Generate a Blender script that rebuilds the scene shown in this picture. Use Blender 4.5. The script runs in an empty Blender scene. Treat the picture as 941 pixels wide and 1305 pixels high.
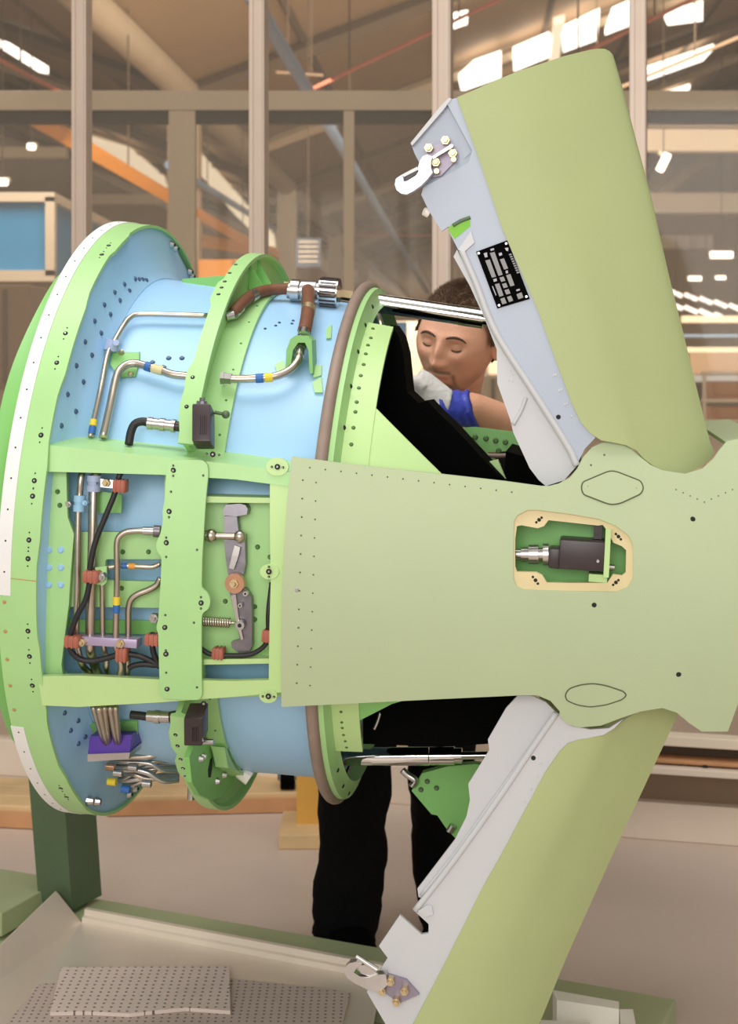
import bpy, bmesh, math, random
from mathutils import Vector, Matrix, noise
from mathutils.geometry import tessellate_polygon
random.seed(7)
sc = bpy.context.scene
COL = sc.collection
# ------------------------------------------------------------------ camera
F = 1875.0; CX = 470.5; CY = 450.0; CAMH = 1.29
cam = bpy.data.cameras.new('camera'); camo = bpy.data.objects.new('camera', cam); COL.objects.link(camo)
camo.location = (0, 0, CAMH); camo.rotation_euler = (math.radians(90), 0, 0)
cam.sensor_fit = 'VERTICAL'; cam.sensor_height = 36; cam.sensor_width = 36
cam.lens = F/1305*36; cam.shift_y = (CY-652.5)/1305; cam.clip_end = 300
cam.dof.use_dof = True; cam.dof.focus_distance = 2.15; cam.dof.aperture_fstop = 8.0
sc.camera = camo
# ------------------------------------------------------------------ world and lights
w = bpy.data.worlds.new('hall_light'); sc.world = w; w.use_nodes = True
bgn = w.node_tree.nodes['Background']; bgn.inputs[0].default_value = (0.95, 0.90, 0.84, 1); bgn.inputs[1].default_value = 0.85
def area(name, loc, target, size, power, color, size_y=None):
    l = bpy.data.lights.new(name, 'AREA'); l.energy = power; l.color = color; l.size = size
    if size_y: l.shape = 'RECTANGLE'; l.size_y = size_y
    o = bpy.data.objects.new(name, l); COL.objects.link(o); o.location = loc
    o.rotation_euler = (Vector(target)-Vector(loc)).to_track_quat('-Z', 'Y').to_euler()
    return o
area('front_fill', (-0.6, -1.5, 2.0), (0.05, 2.5, 0.95), 2.2, 88, (1.0, 0.98, 0.95), 1.8)  # added frontal fill near the camera, not a fixture of the hall
area('roof_light_over', (-0.5, 1.9, 4.2), (-0.2, 2.6, 0.9), 2.4, 85, (1.0, 0.98, 0.95), 1.6)
area('cabin_fill', (-1.6, 6.9, 3.3), (-2.2, 9.0, 1.4), 2.0, 60, (1.0, 0.93, 0.84), 1.2)  # added to brighten the blue cabin, no known lamp there
area('roof_light_hall', (3.0, 12.0, 3.9), (3.0, 19.0, 0.8), 10, 1150, (1.0, 0.90, 0.76), 6)
sc.view_settings.view_transform = 'Standard'; sc.view_settings.look = 'None'
sc.view_settings.exposure = -0.36; sc.view_settings.gamma = 1.0; sc.view_settings.use_curve_mapping = False
# ------------------------------------------------------------------ helpers
def lin(c):
    c = c/255.0
    return c/12.92 if c <= 0.04045 else ((c+0.055)/1.055)**2.4
M = {}
def mat(name, rgb, rough=0.5, metal=0.0, var=0.06, scale=14.0, bump=0.0, bscale=60.0, emit=0.0, coat=0.0, spec=0.5):
    m = bpy.data.materials.new(name); m.use_nodes = True; nt = m.node_tree; b = nt.nodes['Principled BSDF']
    col = tuple(lin(v) for v in rgb)+(1,)
    b.inputs['Roughness'].default_value = rough; b.inputs['Metallic'].default_value = metal
    b.inputs['Coat Weight'].default_value = coat; b.inputs['Specular IOR Level'].default_value = spec
    tc = nt.nodes.new('ShaderNodeTexCoord')
    if var > 0:
        n = nt.nodes.new('ShaderNodeTexNoise'); n.inputs['Scale'].default_value = scale; n.inputs['Detail'].default_value = 4
        nt.links.new(tc.outputs['Object'], n.inputs['Vector'])
        r = nt.nodes.new('ShaderNodeValToRGB')
        r.color_ramp.elements[0].position = 0.3; r.color_ramp.elements[1].position = 0.7
        r.color_ramp.elements[0].color = tuple(v*(1-var) for v in col[:3])+(1,)
        r.color_ramp.elements[1].color = tuple(min(1, v*(1+var)) for v in col[:3])+(1,)
        nt.links.new(n.outputs['Fac'], r.inputs['Fac']); nt.links.new(r.outputs['Color'], b.inputs['Base Color'])
    else:
        b.inputs['Base Color'].default_value = col
    if bump > 0:
        n2 = nt.nodes.new('ShaderNodeTexNoise'); n2.inputs['Scale'].default_value = bscale; n2.inputs['Detail'].default_value = 3
        nt.links.new(tc.outputs['Object'], n2.inputs['Vector'])
        bp = nt.nodes.new('ShaderNodeBump'); bp.inputs['Strength'].default_value = bump; bp.inputs['Distance'].default_value = 0.01
        nt.links.new(n2.outputs['Fac'], bp.inputs['Height']); nt.links.new(bp.outputs['Normal'], b.inputs['Normal'])
    if emit > 0:
        b.inputs['Emission Color'].default_value = col; b.inputs['Emission Strength'].default_value = emit
    M[name] = m; return m
mat('primer', (172, 218, 146), 0.42, 0, 0.04, 9)
mat('primer_shade', (136, 198, 112), 0.42, 0, 0.05, 9)  # same primer, darkened in colour for parts lying in shade
mat('primer_lit', (192, 224, 152), 0.42, 0, 0.04, 9)  # same primer, lightened in colour for parts catching the light
mat('panel_green', (184, 198, 158), 0.55, 0, 0.025, 5)
mat('door_green', (178, 190, 134), 0.55, 0, 0.03, 6)
mat('blue_skin', (166, 210, 246), 0.38, 0, 0.03, 7)
mat('door_grey', (176, 186, 202), 0.36, 0, 0.02, 6)
mat('door_inner', (204, 205, 208), 0.36, 0, 0.02, 6)
mat('white_strip', (238, 238, 236), 0.6, 0, 0.02, 20)
mat('steel', (196, 192, 190), 0.28, 1.0, 0.08, 30)
mat('tube_steel', (196, 184, 170), 0.3, 1.0, 0.06, 40)
mat('chrome', (225, 222, 218), 0.07, 1.0, 0.0)
mat('dark_steel', (128, 124, 130), 0.38, 0.75, 0.12, 60)
mat('seal', (150, 130, 118), 0.55, 0, 0.08, 30)
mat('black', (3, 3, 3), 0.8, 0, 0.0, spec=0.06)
mat('black_box', (58, 46, 48), 0.38, 0, 0.1, 50)
mat('hole', (30, 34, 30), 0.8, 0, 0.0)
mat('rivet_blue', (70, 96, 130), 0.45, 0.2, 0.0)
mat('rivet_green', (84, 118, 62), 0.5, 0.1, 0.0)
mat('rivet_red', (196, 140, 84), 0.6, 0, 0.0)
mat('rubber', (34, 33, 34), 0.5, 0, 0.1, 80)
mat('clamp_orange', (172, 100, 80), 0.55, 0, 0.1, 60)
mat('clamp_lilac', (176, 190, 224), 0.4, 0, 0.05, 40)
mat('clamp_sky', (160, 205, 235), 0.4, 0, 0.05, 40)
mat('lilac_block', (176, 160, 190), 0.35, 0.35, 0.05, 30)
mat('purple', (92, 62, 168), 0.4, 0.1, 0.06, 30)
mat('hose', (122, 78, 56), 0.55, 0, 0.08, 60)
mat('tape_yellow', (238, 210, 60), 0.5, 0, 0.0)
mat('tape_blue', (52, 108, 180), 0.5, 0, 0.0)
mat('tape_orange', (232, 160, 70), 0.5, 0, 0.0)
mat('copper', (214, 164, 134), 0.28, 1.0, 0.08, 50)
mat('hook_plate', (150, 140, 156), 0.4, 0.4, 0.05, 40)
mat('brass', (206, 186, 146), 0.36, 0.85, 0.08, 60)
mat('cream', (226, 208, 160), 0.5, 0, 0.03, 30)
mat('hook_white', (206, 200, 214), 0.36, 0.4, 0.04, 40)
mat('o_ring', (150, 82, 50), 0.6, 0, 0.1, 60)
mat('groove', (92, 96, 70), 0.8, 0, 0.0)
mat('print_grey', (150, 150, 150), 0.6, 0, 0.0)
mat('print_white', (235, 235, 235), 0.6, 0, 0.0)
mat('acid_green', (128, 200, 50), 0.5, 0, 0.05, 40)
mat('floor', (208, 190, 176), 0.36, 0, 0.06, 2.2, 0.06, 90)
mat('kerb', (232, 216, 198), 0.5, 0, 0.04, 5)
mat('post_alu', (205, 186, 170), 0.4, 0.25, 0.03, 8)
mat('beige_steel', (178, 160, 136), 0.5, 0, 0.05, 3)
mat('roof_panel', (146, 120, 90), 0.7, 0, 0.06, 1.3)
mat('gasket', (44, 36, 30), 0.7, 0, 0.1, 2)
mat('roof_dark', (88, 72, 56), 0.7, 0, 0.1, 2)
mat('beam_white', (238, 222, 200), 0.5, 0, 0.04, 3)
mat('crane_orange', (232, 150, 40), 0.45, 0, 0.06, 3)
mat('crane_blue', (124, 150, 184), 0.4, 0, 0.05, 3)
mat('pipe_red', (196, 110, 88), 0.5, 0, 0.05, 3)
mat('cabin_blue', (60, 158, 220), 0.3, 0, 0.05, 2)
mat('brown_panel', (140, 116, 92), 0.5, 0, 0.06, 3)
mat('wood', (216, 184, 136), 0.6, 0, 0.14, 7)
mat('wood_orange', (198, 146, 102), 0.6, 0, 0.16, 7)
mat('yellow_post', (226, 172, 78), 0.5, 0, 0.05, 6)
mat('stand_green', (92, 112, 84), 0.45, 0.1, 0.06, 6)
mat('base_green', (170, 180, 138), 0.5, 0, 0.08, 5)
mat('tray_alu', (238, 226, 210), 0.38, 0.35, 0.06, 5)
mat('white_foam', (246, 240, 230), 0.7, 0, 0.02, 20)
mat('trouser', (7, 7, 8), 0.9, 0, 0.2, 30, 0.4, 40, spec=0.15)
mat('shirt', (20, 21, 25), 0.85, 0, 0.15, 30, 0.3, 40)
mat('glove_white', (240, 236, 234), 0.7, 0, 0.04, 50, 0.3, 70)
mat('glove_blue', (70, 84, 200), 0.42, 0, 0.06, 50, 0.35, 60)
mat('hair', (118, 90, 68), 0.7, 0, 0.35, 160, 0.9, 300)
mat('brow', (92, 66, 52), 0.8, 0, 0.2, 200)
mat('lamp', (255, 250, 240), 0.5, 0, 0, emit=5.0)
mat('skylight', (255, 251, 244), 0.5, 0, 0, emit=3.2)
mat('skylight_soft', (255, 240, 214), 0.5, 0, 0, emit=1.1)
mat('navy', (62, 76, 98), 0.5, 0, 0.1, 5)
# glass: mostly clear with a faint mirror and a tan diffuse share that paints in reflected haze
g = bpy.data.materials.new('pane_glass'); g.use_nodes = True; nt = g.node_tree; nt.nodes.clear()
o_ = nt.nodes.new('ShaderNodeOutputMaterial'); tr = nt.nodes.new('ShaderNodeBsdfTransparent'); gl = nt.nodes.new('ShaderNodeBsdfGlossy')
df = nt.nodes.new('ShaderNodeBsdfDiffuse'); m1 = nt.nodes.new('ShaderNodeMixShader'); m2 = nt.nodes.new('ShaderNodeMixShader')
tr.inputs[0].default_value = (0.97, 0.95, 0.92, 1); gl.inputs['Roughness'].default_value = 0.06; df.inputs[0].default_value = (0.8, 0.7, 0.58, 1)
m1.inputs[0].default_value = 0.010; m2.inputs[0].default_value = 0.05
nt.links.new(tr.outputs[0], m1.inputs[1]); nt.links.new(gl.outputs[0], m1.inputs[2])
nt.links.new(m1.outputs[0], m2.inputs[1]); nt.links.new(df.outputs[0], m2.inputs[2]); nt.links.new(m2.outputs[0], o_.inputs[0]); M['glass'] = g
# foam sheet: warm grey with a grid of punched dots
def foam(name, rgb, dot, sc_):
    m = mat(name, rgb, 0.85, 0, 0.04, 12); nt = m.node_tree; b = nt.nodes['Principled BSDF']
    src = b.inputs['Base Color'].links[0].from_socket
    tc = nt.nodes.new('ShaderNodeTexCoord'); v = nt.nodes.new('ShaderNodeTexVoronoi'); v.inputs['Scale'].default_value = sc_; v.inputs['Randomness'].default_value = 0.08
    mp = nt.nodes.new('ShaderNodeMapping'); mp.inputs['Scale'].default_value = (1, 1, 0.001)
    nt.links.new(tc.outputs['Object'], mp.inputs[0]); nt.links.new(mp.outputs[0], v.inputs['Vector'])
    lt = nt.nodes.new('ShaderNodeMath'); lt.operation = 'LESS_THAN'; lt.inputs[1].default_value = dot
    nt.links.new(v.outputs['Distance'], lt.inputs[0])
    mx = nt.nodes.new('ShaderNodeMixRGB'); mx.inputs[2].default_value = tuple(lin(c) for c in (112, 96, 88))+(1,)
    nt.links.new(lt.outputs[0], mx.inputs[0]); nt.links.new(src, mx.inputs[1]); nt.links.new(mx.outputs[0], b.inputs['Base Color'])
foam('foam_light', (228, 210, 200), 0.17, 62); foam('foam_dark', (200, 182, 172), 0.18, 70)

def link(o, parent=None):
    COL.objects.link(o)
    if parent is not None: o.parent = parent
    return o
def mk(name, bm, m, parent=None, smooth=None, kind=None, label=None):
    """one mesh object out of a bmesh; smooth = auto-smooth angle in degrees"""
    bmesh.ops.recalc_face_normals(bm, faces=bm.faces)
    me = bpy.data.meshes.new(name); bm.to_mesh(me); bm.free()
    for x in (m if isinstance(m, (list, tuple)) else [m]): me.materials.append(M[x])
    o = bpy.data.objects.new(name, me); link(o, parent)
    if smooth:
        me.polygons.foreach_set('use_smooth', [True]*len(me.polygons))
        if smooth < 180: me.set_sharp_from_angle(angle=math.radians(smooth))
    if kind: o['kind'] = kind
    if label: o['label'] = label
    return o
def tag(o, label=None, cat=None, group=None, kind=None):
    if label: o['label'] = label
    if cat: o['category'] = cat
    if group: o['group'] = group
    if kind: o['kind'] = kind
    return o
def empty(name, loc=(0, 0, 0), rz=0.0, label=None, cat=None, group=None, kind=None):
    o = bpy.data.objects.new(name, None); COL.objects.link(o); o.location = loc; o.rotation_euler = (0, 0, rz); o.empty_display_size = 0.1
    return tag(o, label, cat, group, kind)
def NB(): return bmesh.new()
def box(bm, c, s, rot=None, bev=0.0, mi=0):
    n0 = len(bm.faces)
    r = bmesh.ops.create_cube(bm, size=1.0); vs = r['verts']
    for v in vs: v.co = Vector((v.co.x*s[0], v.co.y*s[1], v.co.z*s[2]))
    if bev > 0:
        es = list({e for v in vs for e in v.link_edges})
        r2 = bmesh.ops.bevel(bm, geom=es, offset=bev, segments=2, affect='EDGES', profile=0.6)
        vs = list({v for f in r2['faces'] for v in f.verts} | {v for v in vs if v.is_valid})
    mt = Matrix.Translation(Vector(c)) @ (rot.to_4x4() if rot is not None else Matrix.Identity(4))
    for v in vs: v.co = mt @ v.co
    bm.faces.ensure_lookup_table()
    for f in bm.faces[n0:]: f.material_index = mi
    return vs
def frame_from(d):
    d = Vector(d).normalized(); a = Vector((0, 0, 1)) if abs(d.z) < 0.9 else Vector((1, 0, 0))
    u = d.cross(a).normalized(); v = d.cross(u).normalized(); return d, u, v
def cyl(bm, p0, p1, r0, r1=None, n=12, mi=0, cap=True):
    p0 = Vector(p0); p1 = Vector(p1); r1 = r0 if r1 is None else r1
    d, u, v = frame_from(p1-p0); A = []; B = []
    for i in range(n):
        t = 2*math.pi*i/n; q = u*math.cos(t)+v*math.sin(t)
        A.append(bm.verts.new(p0+q*r0)); B.append(bm.verts.new(p1+q*r1))
    fs = [bm.faces.new((A[i], A[(i+1) % n], B[(i+1) % n], B[i])) for i in range(n)]
    if cap: fs += [bm.faces.new(A[::-1]), bm.faces.new(B)]
    for f in fs: f.material_index = mi
def smooth_path(pts, k=6):
    pts = [Vector(p) for p in pts]
    if len(pts) < 3: return pts
    P = [pts[0]*2-pts[1]]+pts+[pts[-1]*2-pts[-2]]; out = []
    for i in range(1, len(P)-2):
        for j in range(k):
            t = j/k; a, b, c, d = P[i-1], P[i], P[i+1], P[i+2]
            out.append(0.5*((2*b)+(c-a)*t+(2*a-5*b+4*c-d)*t*t+(3*b-a-3*c+d)*t**3))
    out.append(pts[-1]); return out
def tube(bm, pts, r, n=10, mi=0, smooth=True, k=6, cap=True):
    P = smooth_path(pts, k) if smooth else [Vector(p) for p in pts]
    rr = r if callable(r) else (lambda t: r)
    rings = []; d = (P[1]-P[0]).normalized(); _, u, v = frame_from(d)
    for i, p in enumerate(P):
        t = (P[min(i+1, len(P)-1)]-P[max(i-1, 0)]).normalized()
        u = (u-t*u.dot(t)).normalized(); v = t.cross(u); q = rr(i/(len(P)-1))
        rings.append([bm.verts.new(p+(u*math.cos(2*math.pi*j/n)+v*math.sin(2*math.pi*j/n))*q) for j in range(n)])
    fs = []
    for a, b in zip(rings[:-1], rings[1:]):
        fs += [bm.faces.new((a[j], a[(j+1) % n], b[(j+1) % n], b[j])) for j in range(n)]
    if cap: fs += [bm.faces.new(rings[0][::-1]), bm.faces.new(rings[-1])]
    for f in fs: f.material_index = mi
    return P
def dome(bm, p, nrm, r, h, n=7, mi=0):
    p = Vector(p); d, u, v = frame_from(nrm)
    A = [bm.verts.new(p+(u*math.cos(2*math.pi*i/n)+v*math.sin(2*math.pi*i/n))*r-d*0.0005) for i in range(n)]
    B = [bm.verts.new(p+(u*math.cos(2*math.pi*i/n)+v*math.sin(2*math.pi*i/n))*r*0.62+d*h) for i in range(n)]
    for i in range(n):
        bm.faces.new((A[i], A[(i+1) % n], B[(i+1) % n], B[i])).material_index = mi
    bm.faces.new(B).material_index = mi
def poly_prism(bm, pts, off, mi=0):
    """prism of a planar 3-D polygon swept by the vector off"""
    off = Vector(off); A = [bm.verts.new(Vector(p)) for p in pts]; B = [bm.verts.new(Vector(p)+off) for p in pts]; n = len(A)
    tris = tessellate_polygon([[Vector(p) for p in pts]])
    for t in tris:
        try:
            bm.faces.new([A[i] for i in t]).material_index = mi; bm.faces.new([B[i] for i in reversed(t)]).material_index = mi
        except ValueError: pass
    for i in range(n): bm.faces.new((A[i], A[(i+1) % n], B[(i+1) % n], B[i])).material_index = mi
def rounded(pts, r, k=4):
    """2-D polygon with its corners rounded"""
    out = []; n = len(pts)
    for i in range(n):
        p = Vector(pts[i]); a = Vector(pts[i-1])-p; b = Vector(pts[(i+1) % n])-p
        q = min(r, a.length*0.45, b.length*0.45); s = p+a.normalized()*q; e = p+b.normalized()*q
        for j in range(k+1):
            t = j/k; x = s*(1-t)**2+p*2*t*(1-t)+e*t*t; out.append((x.x, x.y))
    return out
# pixel frames of the traced crops: crop coordinates -> photograph pixels
def crop(x0, y0, s): return lambda *pts: [(x0+x/s, y0+y/s) for x, y in pts]
cA = crop(0, 0, 2.002); cB = crop(470, 0, 1.998); cC = crop(0, 270, 3.137); cD = crop(200, 310, 3.137); cE = crop(440, 330, 3.619)
cF = crop(40, 540, 2.768); cG = crop(0, 840, 3.137); cH = crop(200, 860, 3.137); cI = crop(480, 40, 3.361); cJ = crop(600, 380, 2.760)
cK = crop(620, 540, 2.931); cL = crop(640, 630, 5.228); cM = crop(440, 880, 3.361); cN = crop(420, 1130, 3.361); cO = crop(0, 980, 2.240)
cP = crop(640, 860, 2.934); c1 = crop(60, 590, 5.881); c2 = crop(60, 730, 5.881); c3 = crop(230, 620, 5.673); c4 = crop(80, 890, 3.619)
c5 = crop(590, 290, 9.41); c6 = crop(280, 340, 4.705); c7 = crop(500, 160, 6.721); c8 = crop(500, 340, 5.228); c9 = crop(320, 880, 2.941)
def W(u, v, d):
    """world point seen at pixel (u, v) at the depth d"""
    return Vector(((u-CX)/F*d, d, CAMH+(CY-v)/F*d))
def WZ(u, v, z):
    """world point seen at pixel (u, v) on the level z"""
    d = F*(CAMH-z)/(v-CY); return Vector(((u-CX)/F*d, d, z))
# the tail section's own frame: X aft along its axis, Y away from the camera, Z up
yaw, pit = 0.1496, -0.0491
ax = Vector((math.cos(yaw)*math.cos(pit), -math.sin(yaw)*math.cos(pit), math.sin(pit)))
dn = Vector((-math.sin(yaw), -math.cos(yaw), 0)); up = dn.cross(ax)
if up.z < 0: up = -up
up.normalize(); ay = up.cross(ax)
TA = Matrix(((ax.x, ay.x, up.x, 0), (ax.y, ay.y, up.y, 2.5), (ax.z, ay.z, up.z, CAMH-0.2982), (0, 0, 0, 1)))
TI = TA.inverted(); CL = TI @ Vector((0, 0, CAMH))
def ray(u, v): return (TI.to_3x3() @ Vector(((u-CX)/F, 1, (CY-v)/F)))
def onY(u, v, Y):
    d = ray(u, v); return CL+d*((Y-CL.y)/d.y)
def onX(u, v, X):
    d = ray(u, v); return CL+d*((X-CL.x)/d.x)
def onS(u, v, surf):
    Y = -0.45
    for _ in range(12):
        p = onY(u, v, Y); Y = surf(p.x, p.z)
    return onY(u, v, Y)
def onC(u, v, R):
    """on a body of revolution of radius R (number or function of X), nearest side"""
    d = ray(u, v); f = R if callable(R) else (lambda X: R); r = f(-0.2); p = None; zo = zc(-0.2)
    for _ in range(8):
        oz = CL.z-zo
        a = d.y*d.y+d.z*d.z; b = 2*(CL.y*d.y+oz*d.z); c = CL.y**2+oz**2-r*r; D = b*b-4*a*c
        t = (-b-math.sqrt(max(D, 0)))/(2*a); p = CL+d*t; r = f(p.x); zo = zc(p.x)
    return p
def zc(X): return -0.038*(X+0.45)
def phi_of(p): return math.degrees(math.atan2(p.z-zc(p.x), -p.y))
def pol(X, R, deg): return Vector((X, -R*math.cos(math.radians(deg)), zc(X)+R*math.sin(math.radians(deg))))
def nrm(p): return Vector((0, p.y, p.z-zc(p.x))).normalized()
def lathe(bm, prof, a0=0, a1=360, n=96, closed=True, mi=0):
    """body of revolution about X; prof = [(X, R)] or a function of the angle"""
    full = abs(a1-a0) >= 359.9; cnt = n if full else n+1; rows = []
    for i in range(cnt):
        a = a0+(a1-a0)*i/n; pr = prof(a) if callable(prof) else prof
        rows.append([bm.verts.new(pol(x, r, a)) for x, r in pr])
    m_ = len(rows[0])
    for i in range(n):
        A = rows[i]; B = rows[(i+1) % cnt]
        for j in range(m_ if closed else m_-1):
            k = (j+1) % m_; bm.faces.new((A[j], A[k], B[k], B[j])).material_index = mi
    if closed and not full:
        for R in (rows[0], rows[-1]):
            try: bm.faces.new(R).material_index = mi
            except ValueError: pass
def plate(bm, outer, holes, surf, th, dz=0.03, bev=0.0, mi=0):
    """plate of thickness th whose face lies on Y = surf(X, Z); outlines in pixels"""
    loops = [[onS(u, v, surf) for u, v in L] for L in [outer]+list(holes)]
    tess = tessellate_polygon([[Vector((p.x, p.z, 0)) for p in L] for L in loops])
    flat = [p for L in loops for p in L]; n0 = set(bm.verts)
    vs = [bm.verts.new((p.x, 0, p.z)) for p in flat]; fs = []
    for t in tess:
        try: fs.append(bm.faces.new([vs[i] for i in t]))
        except ValueError: pass
    if dz:
        zs = [p.z for p in flat]; z = math.ceil(min(zs)/dz)*dz
        while z < max(zs):
            new = [v for v in bm.verts if v not in n0]
            g_ = list({f for v in new for f in v.link_faces})+list({e for v in new for e in v.link_edges})+new
            bmesh.ops.bisect_plane(bm, geom=g_, plane_co=(0, 0, z), plane_no=(0, 0, 1)); z += dz
    new = [v for v in bm.verts if v not in n0]
    fs = list({f for v in new for f in v.link_faces})
    for v in new: v.co.y = surf(v.co.x, v.co.z)
    r = bmesh.ops.extrude_face_region(bm, geom=fs)
    for e in r['geom']:
        if isinstance(e, bmesh.types.BMVert): e.co.y += th
    allf = list({f for v in bm.verts if v not in n0 for f in v.link_faces})
    for f in allf: f.material_index = mi
def ellipse_px(c, a, b, n=14, rot=0):
    return [(c[0]+a*math.cos(t)*math.cos(rot)-b*math.sin(t)*math.sin(rot), c[1]+a*math.cos(t)*math.sin(rot)+b*math.sin(t)*math.cos(rot)) for t in [2*math.pi*i/n for i in range(n)]]
# ------------------------------------------------------------------ the setting: floor, kerb, glass partitions, roof
bm = NB(); box(bm, (0, 26, -0.05), (70, 80, 0.1)); fl = mk('floor', bm, 'floor'); tag(fl, 'grey painted concrete workshop floor', kind='structure')
# near partition runs from the left (further away) to the right (nearer)
PA = WZ(-60, 984, 0.0); PB = WZ(1010, 1062, 0.0); pdir = (PB-PA).normalized()
def part_at(u):
    """point of the near partition's foot line under the pixel column u"""
    k = (u-CX)/F; t = (PA.x-k*PA.y)/(k*pdir.y-pdir.x); return PA+pdir*t
ang = math.atan2(pdir.y, pdir.x); rotP = Matrix.Rotation(ang, 3, 'Z')
PL = part_at(-500); PR = part_at(1500); mid = (PL+PR)/2; ln = (PR-PL).length
part = empty('wall_glass_partition', (mid.x, mid.y, 0), ang, 'clear glass partition on slim posts behind the technician', kind='structure')
def loc(p): return Matrix.Rotation(-ang, 3, 'Z') @ (Vector(p)-mid)
bm = NB(); box(bm, (0, 0.03, 0.055), (ln, 0.06, 0.11), bev=0.004); mk('kerb', bm, 'kerb', part)
posts = [-330, -110, 99, 326, 562, 813, 1060, 1330]; PH = 3.4
for u in posts:
    p = loc(part_at(u)); wd = 0.054 if u in (562,) else 0.047
    bm = NB(); box(bm, (p.x, 0.03, PH/2+0.11), (wd, 0.05, PH), bev=0.003)
    for s in (-0.3, 0.3): box(bm, (p.x+s*wd, 0.0035, PH/2+0.11), (wd*0.22, 0.008, PH))
    mk('post', bm, 'post_alu', part)
for a, b in zip(posts[:-1], posts[1:]):
    p = loc(part_at(a)); q = loc(part_at(b)); bm = NB(); box(bm, ((p.x+q.x)/2, 0.03, PH/2+0.11), (q.x-p.x-0.05, 0.006, PH)); mk('pane', bm, 'glass', part)
# far partition of the same enclosure, with its header
DF = 6.6
far = empty('wall_far_partition', (0, DF, 0), 0, 'far framed partition with a dark header bar', kind='structure')
for u, wd in ((233, 34), (445, 14), (-60, 20), (733, 11), (1010, 14)):
    x = (u-CX)/F*DF; bm = NB(); ph_ = CAMH+(450-142)/F*DF; box(bm, (x, 0, ph_/2), (wd/F*DF, 0.06, ph_), bev=0.004); mk('post', bm, 'beige_steel', far)
zt, zm, zb = (CAMH+(450-v)/F*DF for v in (117, 142, 157))
bm = NB(); box(bm, (0, 0, (zt+zm)/2), (6.4, 0.07, zt-zm), bev=0.004); mk('header', bm, 'beige_steel', far)
bm = NB(); box(bm, (0, 0.01, (zb+zm)/2-0.002), (6.4, 0.05, zm-zb)); mk('header_gasket', bm, 'gasket', far)
xs = [(u-CX)/F*DF for u in (-300, -60, 233, 445, 733, 1010, 1300)]
for a, b in zip(xs[:-1], xs[1:]):
    bm = NB(); box(bm, ((a+b)/2, 0, zb/2), (b-a-0.04, 0.006, zb)); mk('pane', bm, 'glass', far)
# hall: a row of columns under a roof valley, roof slopes rising to both sides
HX, HY = 0.066, 1.0; hd = Vector((HX, HY, 0)).normalized(); hn = Vector((hd.y, -hd.x, 0)); EZ = 4.5; V0 = Vector((-2.18, 17.4, EZ)); SL = math.tan(math.radians(20))
def roofP(s, t, dz=0.0): return V0+hd*s+hn*t+Vector((0, 0, abs(t)*SL+dz))
def on_roof(u, v, side):
    d = Vector(((u-CX)/F, 1, (CY-v)/F)); o = Vector((0, 0, CAMH)); N = Vector((-side*SL*hn.x, -side*SL*hn.y, 1)); t = N.dot(V0-o)/N.dot(d); return o+d*t
roof = empty('ceiling_roof', (V0.x, V0.y, 0), 0, 'beige pitched hall roof with dark purlins', kind='structure')
def rl(p): return Vector(p)-Vector((V0.x, V0.y, 0))
S0, S1 = -9.5, 80
for side in (1, -1):
    for k in range(18):
        a, b = S0+k*5.0, S0+k*5.0+4.96
        bm = NB(); poly_prism(bm, [rl(roofP(a, 0)), rl(roofP(b, 0)), rl(roofP(b, side*14)), rl(roofP(a, side*14))], (0, 0, 0.08)); mk('roof_panel', bm, 'roof_panel', roof)
    for k in range(9):
        t = side*(1.4+1.55*k); bm = NB(); P = [rl(roofP(S0, t, -0.02)), rl(roofP(S1, t, -0.02))]; cyl(bm, P[0], P[1], 0.05, n=4); mk('purlin', bm, 'roof_dark', roof)
    for k in range(9):
        s = -4.9+k*5.0; bm = NB(); a, b = rl(roofP(s, 0.1*side, -0.14)), rl(roofP(s, side*14, -0.14)); cyl(bm, a, b, 0.10, n=4); mk('rafter', bm, 'roof_dark' if k % 2 else 'beige_steel', roof)
bm = NB(); cyl(bm, rl(roofP(S0, 0, -0.12)), rl(roofP(S1, 0, -0.12)), 0.17, n=12); mk('valley_gutter', bm, 'beige_steel', roof, 40)
bm = NB(); box(bm, rl(Vector((0, 55.5, 11.4))), (90, 100, 0.1)); mk('outer_roof', bm, 'roof_dark', roof)
bm = NB(); box(bm, (4, 98, 6), (110, 0.3, 12)); wl = mk('wall_hall_end', bm, 'roof_panel'); tag(wl, 'distant beige end wall of the hall', kind='structure')
bm = NB(); box(bm, (-27, 55, 6), (0.3, 100, 12)); wl = mk('wall_hall_left', bm, 'roof_panel'); tag(wl, 'beige side wall of the hall on the left', kind='structure')
bm = NB(); box(bm, (31, 55, 6), (0.3, 100, 12)); wl = mk('wall_hall_right', bm, 'roof_panel'); tag(wl, 'beige side wall of the hall on the right', kind='structure')
for i in range(4):
    p = V0+hd*(10.0*i); bm = NB(); wd = 0.36
    box(bm, (0, 0, EZ/2-0.1), (wd, 0.36, EZ-0.2)); box(bm, (0, -0.19, EZ/2-0.1), (wd*0.3, 0.03, EZ-0.2))
    o = mk('roof_column', bm, 'beige_steel'); o.location = (p.x, p.y, 0)
    tag(o, ('nearest beige roof column under the valley gutter', 'second beige roof column under the valley gutter', 'third beige roof column down the hall', 'farthest beige roof column down the hall')[i], 'column', 'roof columns')
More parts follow.
